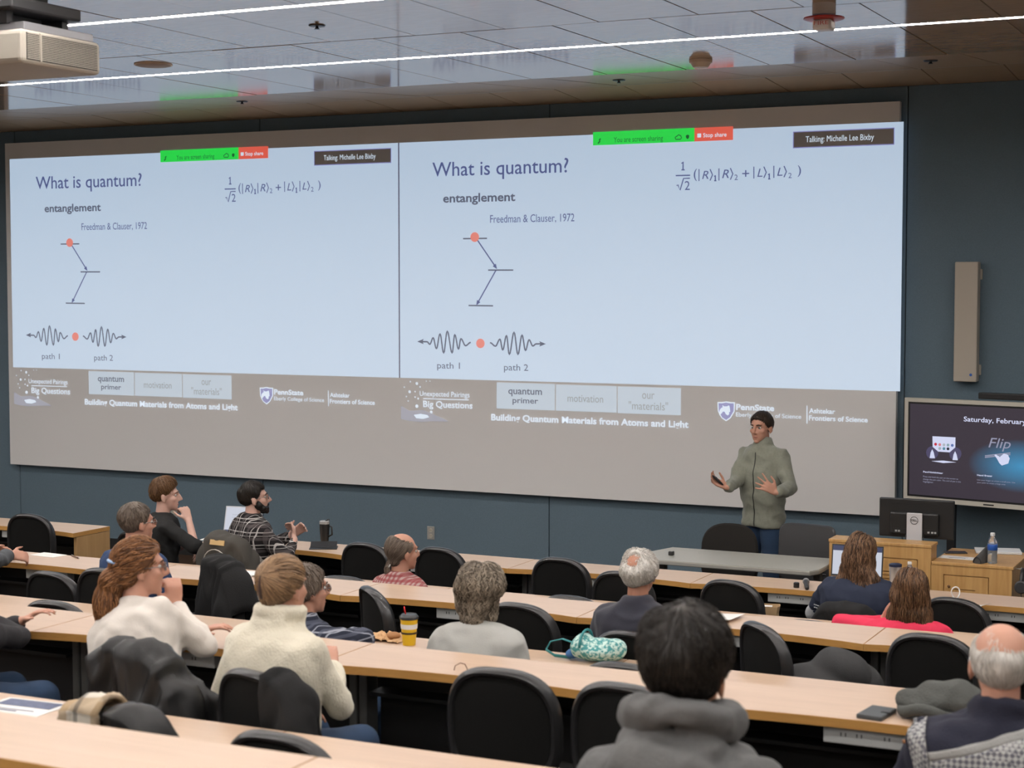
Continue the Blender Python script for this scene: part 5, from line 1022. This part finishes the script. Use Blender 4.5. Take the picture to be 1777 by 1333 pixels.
ob('body', G().lathe([(.026, 0), (.028, .004), (.036, .10), (.037, .145)]), M_MUG, t, smooth='auto'); ob('lid', G().lathe([(.037, .145), (.038, .15), (.037, .165), (.03, .168)]), mat('smoky_clear', (.35, .35, .34), .2), t, smooth='auto'); ob('handle', G().tube([(.034, 0, .135), (.062, 0, .125), (.064, 0, .07), (.036, 0, .055)], .007, 8), M_MUG, t, True); ob('spout', G().tube([(.01, 0, .166), (.03, 0, .178), (.042, 0, .176)], .006, 8), M_MUG, t, True)
p = at_z(710, 1119, .95); t = thing('coffee_cup', 'yellow paper coffee cup with black lid and red straw', 'cup', (p.x, p.y, .9502)); YEL = mat('yellow_print', (.80, .52, .01), .45)
ob('cup', G().lathe([(.029, 0), (.030, .002), (.041, .125), (.042, .127)]), YEL, t, smooth='auto'); ob('brown_band', G().lathe([(.0357, .053), (.0365, .053), (.0372, .062), (.0364, .062)]), mat('dark_brown_print', (.04, .022, .01), .5), t, smooth='auto'); ob('white_band', G().lathe([(.0379, .078), (.0386, .078), (.0402, .100), (.0394, .100)]), M_PAP, t, smooth='auto')
ob('lid', G().lathe([(.044, .122), (.045, .126), (.0445, .134), (.038, .142), (.036, .145), (.03, .143)]), mat('black_lid', (.035, .038, .04), .35), t, smooth='auto'); ob('straw', G().tube([(-.018, 0, .14), (-.026, .0, .178)], .0032, 8), mat('red_straw', (.65, .02, .02), .4), t, True)
p = at_z(663, 1109, .95); g = G(); rg = random.Random(5); n = 18
for j in range(n+1):
    for i in range(n+1):
        x, y = (i/n-.5)*.24, (j/n-.5)*.15; g.v.append((x+.01*rg.random(), y+.01*rg.random(), .004+.028*abs(math.sin(9*x/.24*1.6+3*y/.15))*max(0, 1-(2*x/.24)**2)*rg.uniform(.3, 1)))
for j in range(n):
    for i in range(n): a = j*(n+1)+i; g.f.append((a, a+1, a+n+2, a+n+1))
t = thing('sandwich_wrapper', 'crumpled tan sandwich wrapper beside the yellow coffee cup', 'wrapper', (p.x, p.y, .951)); o = ob('paper', g, mat('kraft_paper', (.55, .34, .17), .7, var=.25, vscale=20), t); sd = o.modifiers.new('t', 'SOLIDIFY'); sd.thickness = .002; ob('sandwich_end', G().ell((.06, 0, .02), (.035, .04, .018)), mat('brown_crust', (.34, .16, .06), .8), t, True)
# teal bag
p = at_z(1030, 1147, .95); t = thing('patterned_bag', 'teal and white floral bag lying on the fourth desk', 'bag', (p.x, p.y+.02, .951), .05)
TEAL = mat('teal_trim', (.02, .20, .21), .6); tm = mat('teal_floral', (.42, .60, .56), .75); nt = tm.node_tree; vo = nt.nodes.new('ShaderNodeTexVoronoi'); vo.inputs['Scale'].default_value = 38; tc = nt.nodes.new('ShaderNodeTexCoord'); no = nt.nodes.new('ShaderNodeTexNoise'); no.inputs['Scale'].default_value = 62; rp = nt.nodes.new('ShaderNodeValToRGB'); rp.color_ramp.elements[0].position = .44; rp.color_ramp.elements[1].position = .56; rp.color_ramp.elements[0].color = (.05, .26, .26, 1); rp.color_ramp.elements[1].color = (.50, .66, .60, 1)
nt.links.new(tc.outputs['Object'], no.inputs['Vector']); nt.links.new(no.outputs['Fac'], rp.inputs['Fac']); nt.links.new(rp.outputs['Color'], nt.nodes['Principled BSDF'].inputs['Base Color'])
g = G().ell((.02, 0, .045), (.13, .10, .048)).ell((-.06, 0, .055), (.05, .09, .052)).ell((.09, 0, .055), (.06, .07, .052)); g.v = [(x, y, max(z, 0)) for x, y, z in g.v]; me = remesh(g, .009, 3); wrinkle(me, 9, .010, 45); P = coords(me); P[:, 2] -= P[:, 2].min(); setco(me, P); link('body', me, tm, t, True)
ob('trim', G().tube([(-.045, .085*math.cos(a), .066+.066*math.sin(a)) for a in (PI*k/10 for k in range(11))], .006, 8), TEAL, t, True); ob('strap', G().tube([(-.10, .02, .06), (-.17, .03, .075), (-.225, .02, .06), (-.23, -.02, .03), (-.18, -.04, .012), (-.10, -.05, .012)], .010, 8, flat=.35), TEAL, t, True); ob('blue_pocket', G().ell((-.10, -.02, .025), (.03, .05, .022)), mat('blue_lining', (.03, .12, .30), .7), t, True)
p = at_z(802, 1166, 1.16); t = thing('cable_loop', 'thin brown cable loop on the fifth desk above the large empty chair', 'cable', (p.x, p.y, 1.1602)); ob('wire', G().tube([(-.035, 0, .002), (-.03, .0, .02), (-.01, .005, .032), (.012, .0, .03), (.024, -.005, .015), (.028, -.01, .002), (.06, -.02, .002)], .002, 6), mat('brown_wire', (.12, .05, .03), .5), t, True)
# microphone and friends
p = at_z(1399, 1017, .74); t = thing('microphone', 'handheld microphone with silver grille lying on the front desk', 'microphone', (p.x, p.y, .7402+.022), math.radians(-72)); ob('handle', G().tube([(-.01, 0, 0), (.12, 0, -.008), (.155, 0, -.010)], [.018, .013, .012], 12), M_MUG, t, True); ob('grille', G().ell((-.035, 0, 0), (.028, .022, .022)), mat('mesh_silver', (.35, .35, .35), .5, .6, bump=.8, bscale=400), t, True)
p = at_z(1382, 1020, .74); t = thing('black_puck', 'small black cylindrical gadget beside the microphone', 'gadget', (p.x, p.y, .7402)); ob('body', G().lathe([(.017, 0), (.018, .002), (.018, .030), (.016, .032)]), M_MUG, t, smooth='auto'); ob('cap', G().lathe([(.014, .032), (.013, .034)]), M_DP, t)
p = at_z(1165, 964, .74); t = thing('remote_pod', 'small dark glossy gadget on the grey table', 'gadget', (p.x, p.y, .7402)); ob('body', G().bx(-.018, .018, -.018, .018, 0, .03), M_MUG, t, bevel=.006); ob('button', G().lathe([(.011, .03), (.010, .033)]), M_OUT, t)
M_CLR = mat('clear_plastic', (.86, .90, .92), .08, trans=.85); M_LBL = mat('blue_label', (.02, .10, .42), .45); M_CAP = mat('white_cap', (.75, .75, .75), .45)
def bottle(p, label, h=.20):
    t = thing('water_bottle', label, 'bottle', p); k = h/.20; ob('body', G().lathe([(.028*k, 0), (.031*k, .004*k), (.031*k, .05*k), (.029*k, .06*k), (.031*k, .07*k), (.031*k, .13*k), (.026*k, .155*k), (.013*k, .175*k), (.013*k, .183*k)]), M_CLR, t, smooth='auto'); ob('label_sleeve', G().lathe([(.0316*k, .088*k), (.0322*k, .089*k), (.0322*k, .124*k), (.0316*k, .125*k)]), M_LBL, t, smooth='auto'); ob('cap', G().lathe([(.0155*k, .182*k), (.0155*k, .199*k), (.013*k, .20*k)]), M_CAP, t, smooth='auto')
p = at_y(1722, 973, 11.28); bottle((p.x, 11.28, .8202), 'clear water bottle with a blue label on the lectern wing', .20)
p = at_z(1578, 1022, .74); bottle((p.x, p.y, .7402), 'clear water bottle on the front desk beyond the girl in pink', .17)
p = at_z(1552, 1022, .74); t = thing('tumbler', 'steel travel tumbler with a dark lid beside the woman in navy', 'tumbler', (p.x, p.y+.02, .7402)); ob('body', G().lathe([(.03, 0), (.032, .004), (.038, .135), (.038, .14)]), mat('brushed_steel', (.5, .5, .5), .3, .8), t, smooth='auto'); ob('lid', G().lathe([(.040, .138), (.040, .152), (.03, .156)]), mat('navy_lid', (.012, .018, .05), .4), t, smooth='auto')
p = at_z(1658, 1040, .74); t = thing('white_band', 'white twisted wristband standing on the front desk', 'band', (p.x, p.y, .7432)); ob('loop', G().tube([(.024*math.cos(a), .01*math.sin(2*a), .036+.035*math.sin(a)) for a in (2*PI*k/20 for k in range(21))], .004, 8), M_CAP, t, True)
# lectern things
def on_wing(px, py): q = at_z(px, py, .8202); return q
q = on_wing(1658, 960); t = thing('phone', 'black phone lying on the lectern wing', 'phone', (q.x, q.y, .8202), .4); ob('case', G().bx(-.075, .075, -.036, .036, 0, .009), M_BLK, t, bevel=.004); ob('glass', G().bx(-.07, .07, -.032, .032, .0085, .0095), mat('phone_glass', (.01, .01, .012), .08), t)
q = on_wing(1645, 967); t = thing('paper', 'printed sheet on the lectern wing before the phone', 'paper', (q.x+.07, q.y, .8203), -.05); ob('sheet', G().bx(-.12, .12, -.06, .06, 0, .0012), M_PAP, t); ob('print', G().bx(-.06, .05, -.02, -.012, .0012, .0018).bx(-.08, .06, .01, .016, .0012, .0018), M_INK, t)
q = on_wing(1736, 962); t = thing('closed_laptop', 'thin white closed laptop behind the grey wedge on the lectern', 'laptop', (q.x-.03, q.y+.08, .8202), .25); ob('base', G().bx(-.15, .15, -.10, .10, 0, .010), M_SIL, t, bevel=.004); ob('lid', G().bx(-.15, .15, -.10, .10, .0105, .016), M_CAP, t, bevel=.003)
q = at_y(1700, 972, 11.26); t = thing('speakerphone', 'dark grey wedge-shaped speakerphone on the lectern wing', 'speakerphone', (q.x, 11.25, .8202), math.radians(72)); g = G()
g.rings([[Vector((x, .030*s_*math.cos(a), max(0, z0*s_*math.sin(a)) if math.sin(a) > 0 else 0)) for a in (2*PI*k/20 for k in range(20))] for x, s_, z0 in ((-.03, .85, .045), (-.02, 1, .05), (.06, 1.0, .085), (.13, .95, .12), (.14, .85, .118))][::-1]); ob('body', g, mat('grey_mesh_fabric', (.06, .058, .056), .85, bump=.4, bscale=500), t, smooth='auto'); ob('end_ring', G().tube([(-.031, .027*math.cos(a), .004+.038*math.sin(a)) for a in (PI*k/12 for k in range(13))], .003, 6), M_BLK, t, True)
# headset hanging from the lectern's end
q = Vector((-1.855, 11.22, .80)); t = thing('headphones', 'black headphones hanging at the end of the lectern wing', 'headphones', q); ob('hook', G().tube([(-.005, .03, -.0), (.03, .03, -.0), (.035, .03, .012)], .004, 6), M_OUT, t, True)
ob('headband', G().tube([(.045+.0*k, .03+.075*math.cos(a), -.085+.085*math.sin(a)) for k, a in enumerate(PI*k/14 for k in range(15))], .008, 8, flat=1.6), M_BLK, t, True)
for sy in (-.045, .105): ob('ear_cup', G().lathe([(.034, -.018), (.042, -.01), (.042, .01), (.034, .018)], c=(.045, sy, -.105), R=Matrix.Rotation(PI/2, 3, 'X'), n=18), M_DP, t, smooth='auto')
ob('cable', G().tube([(.045, -.045, -.14), (.05, -.03, -.25), (.04, .02, -.30), (.045, .06, -.22), (.05, .105, -.14)], .003, 6), M_BLK, t, True)
# paper bag on the chair by the front desk
bc = find('next to the brown paper bag'); q = at_y(1331, 1040, 9.80); t = thing('paper_bag', 'open brown paper bag standing on the chair at the front desk', 'bag', (q.x, 9.80, .475), .15); KR = mat('kraft_bag', (.50, .34, .18), .75, var=.15, vscale=12); g = G(); rs = []
for z, s_ in ((0, 1), (.06, 1.03), (.12, .97), (.19, 1.05), (.235, 1.1)): rs.append([Vector((x*s_+.004*math.sin(40*z+x*50), y*s_, z)) for x, y in ((-.065, -.05), (0, -.054), (.065, -.05), (.072, 0), (.065, .05), (0, .046), (-.065, .05), (-.07, 0))])
g.rings(rs, caps=False); g.f.append(tuple(range(7, -1, -1))); o = ob('bag', g, KR, t); sd = o.modifiers.new('t', 'SOLIDIFY'); sd.thickness = .003; ob('contents', G().ell((0, 0, .19), (.055, .038, .03)), M_BLK, t, True); ob('napkin', G().box((-.01, .01, .222), (.08, .03, .004), Matrix.Rotation(.4, 3, 'X')), M_PAP, t)
# fifth desk, near the elderly man
p = at_z(1520, 1243, 1.16); t = thing('phone', 'dark grey phone in a wallet case on the fifth desk', 'phone', (p.x, p.y+.01, 1.1602), -.12); ob('wallet', G().bx(-.045, .045, -.075, .075, 0, .016), mat('slate_leather', (.055, .062, .066), .55), t, bevel=.004); ob('clasp', G().bx(.02, .05, -.012, .012, .0155, .018), M_BLK, t); ob('glass', G().bx(-.042, .042, -.07, .07, .0045, .0065), M_BLK, t)
p = at_z(1607, 1252, 1.16); g = G().ell((.02, 0, .04), (.11, .085, .062)).ell((-.06, -.02, .035), (.075, .07, .036)).ell((.07, .02, .04), (.07, .06, .04)); g.v = [(x, y, max(z, .0)) for x, y, z in g.v]; me = remesh(g, .008, 3); wrinkle(me, 41, .030, 20); wrinkle(me, 43, .008, 60); P = coords(me); P[:, 2] -= P[:, 2].min(); setco(me, P)
t = thing('knit_hat', 'crumpled dark grey knit hat lying on the fifth desk', 'hat', (p.x+.03, p.y+.06, 1.163), -.15); link('hat', me, mat('grey_wool_knit', (.075, .078, .072), .95, bump=.9, bscale=130), t, True); ob('cuff', G().tube([(.10*math.cos(a)-.02, .085*math.sin(a)-.012, .031+.012*math.sin(3*a)) for a in (2*PI*k/28 for k in range(29))], .020, 10), MATS['grey_wool_knit'], t, True)
# the elderly man's cardigan: knitted bands and the leather tab, wrapped on the back of the garment
t, M, A, Wl, s_, shv = old; bv = BVHTree.FromPolygons([v.co for v in shv.data.vertices], [tuple(p_.vertices) for p_ in shv.data.polygons])
BAND = mat('pale_grey_knit', (.36, .36, .36), .95, bump=.8, bscale=150); nt = BAND.node_tree; tc = nt.nodes.new('ShaderNodeTexCoord'); mp = nt.nodes.new('ShaderNodeMapping'); mp.inputs['Rotation'].default_value = (0, PI/4, 0); ck = nt.nodes.new('ShaderNodeTexChecker'); ck.inputs['Scale'].default_value = 85; ck.inputs[1].default_value = (.40, .40, .39, 1); ck.inputs[2].default_value = (.12, .12, .14, 1)
nt.links.new(tc.outputs['Object'], mp.inputs[0]); nt.links.new(mp.outputs[0], ck.inputs[0]); nt.links.new(ck.outputs['Color'], nt.nodes['Principled BSDF'].inputs['Base Color'])
def wrap(name, px_pts, nu, nv, m, lift=.005):
    # knitted pieces follow the garment's back: corners are photo directions met with the man's back, then cast onto the cloth
    yb = Wl.translation.y-.12; Wi_ = Wl.inverted(); cs = [Wi_ @ at_y(x, y, yb) for x, y in px_pts]; g = G(); ok = []
    for j in range(nv+1):
        for i in range(nu+1):
            u, v = i/nu, j/nv; q = cs[0]*(1-u)*(1-v)+cs[1]*u*(1-v)+cs[2]*u*v+cs[3]*(1-u)*v
            h = bv.ray_cast(Vector((q.x, -1.0, q.z)), Vector((0, 1, 0))); ok.append(h[0] is not None); g.v.append(tuple(h[0]+h[1]*lift if h[0] else q))
    for j in range(nv):
        for i in range(nu):
            a = j*(nu+1)+i; q = (a, a+1, a+nu+2, a+nu+1)
            if all(ok[k] for k in q): g.f.append(q)
    if not g.f: return
    o = ob(name, g, m, t, True); sd = o.modifiers.new('t', 'SOLIDIFY'); sd.thickness = .004; sd.offset = 0; return o
BORD = mat('plain_grey_knit', (.30, .30, .29), .95, bump=.8, bscale=150)
wrap('knit_border', [(1612, 1304), (1800, 1276), (1800, 1290), (1616, 1318)], 30, 3, BORD); wrap('knit_band', [(1616, 1318), (1800, 1290), (1800, 1345), (1618, 1372)], 30, 8, BAND)
wrap('knit_band', [(1570, 1262), (1600, 1246), (1618, 1340), (1592, 1350)], 6, 16, BAND, .006); wrap('leather_tab', [(1557, 1272), (1567, 1268), (1573, 1296), (1563, 1301)], 3, 6, mat('tan_leather', (.34, .15, .06), .5), .009)
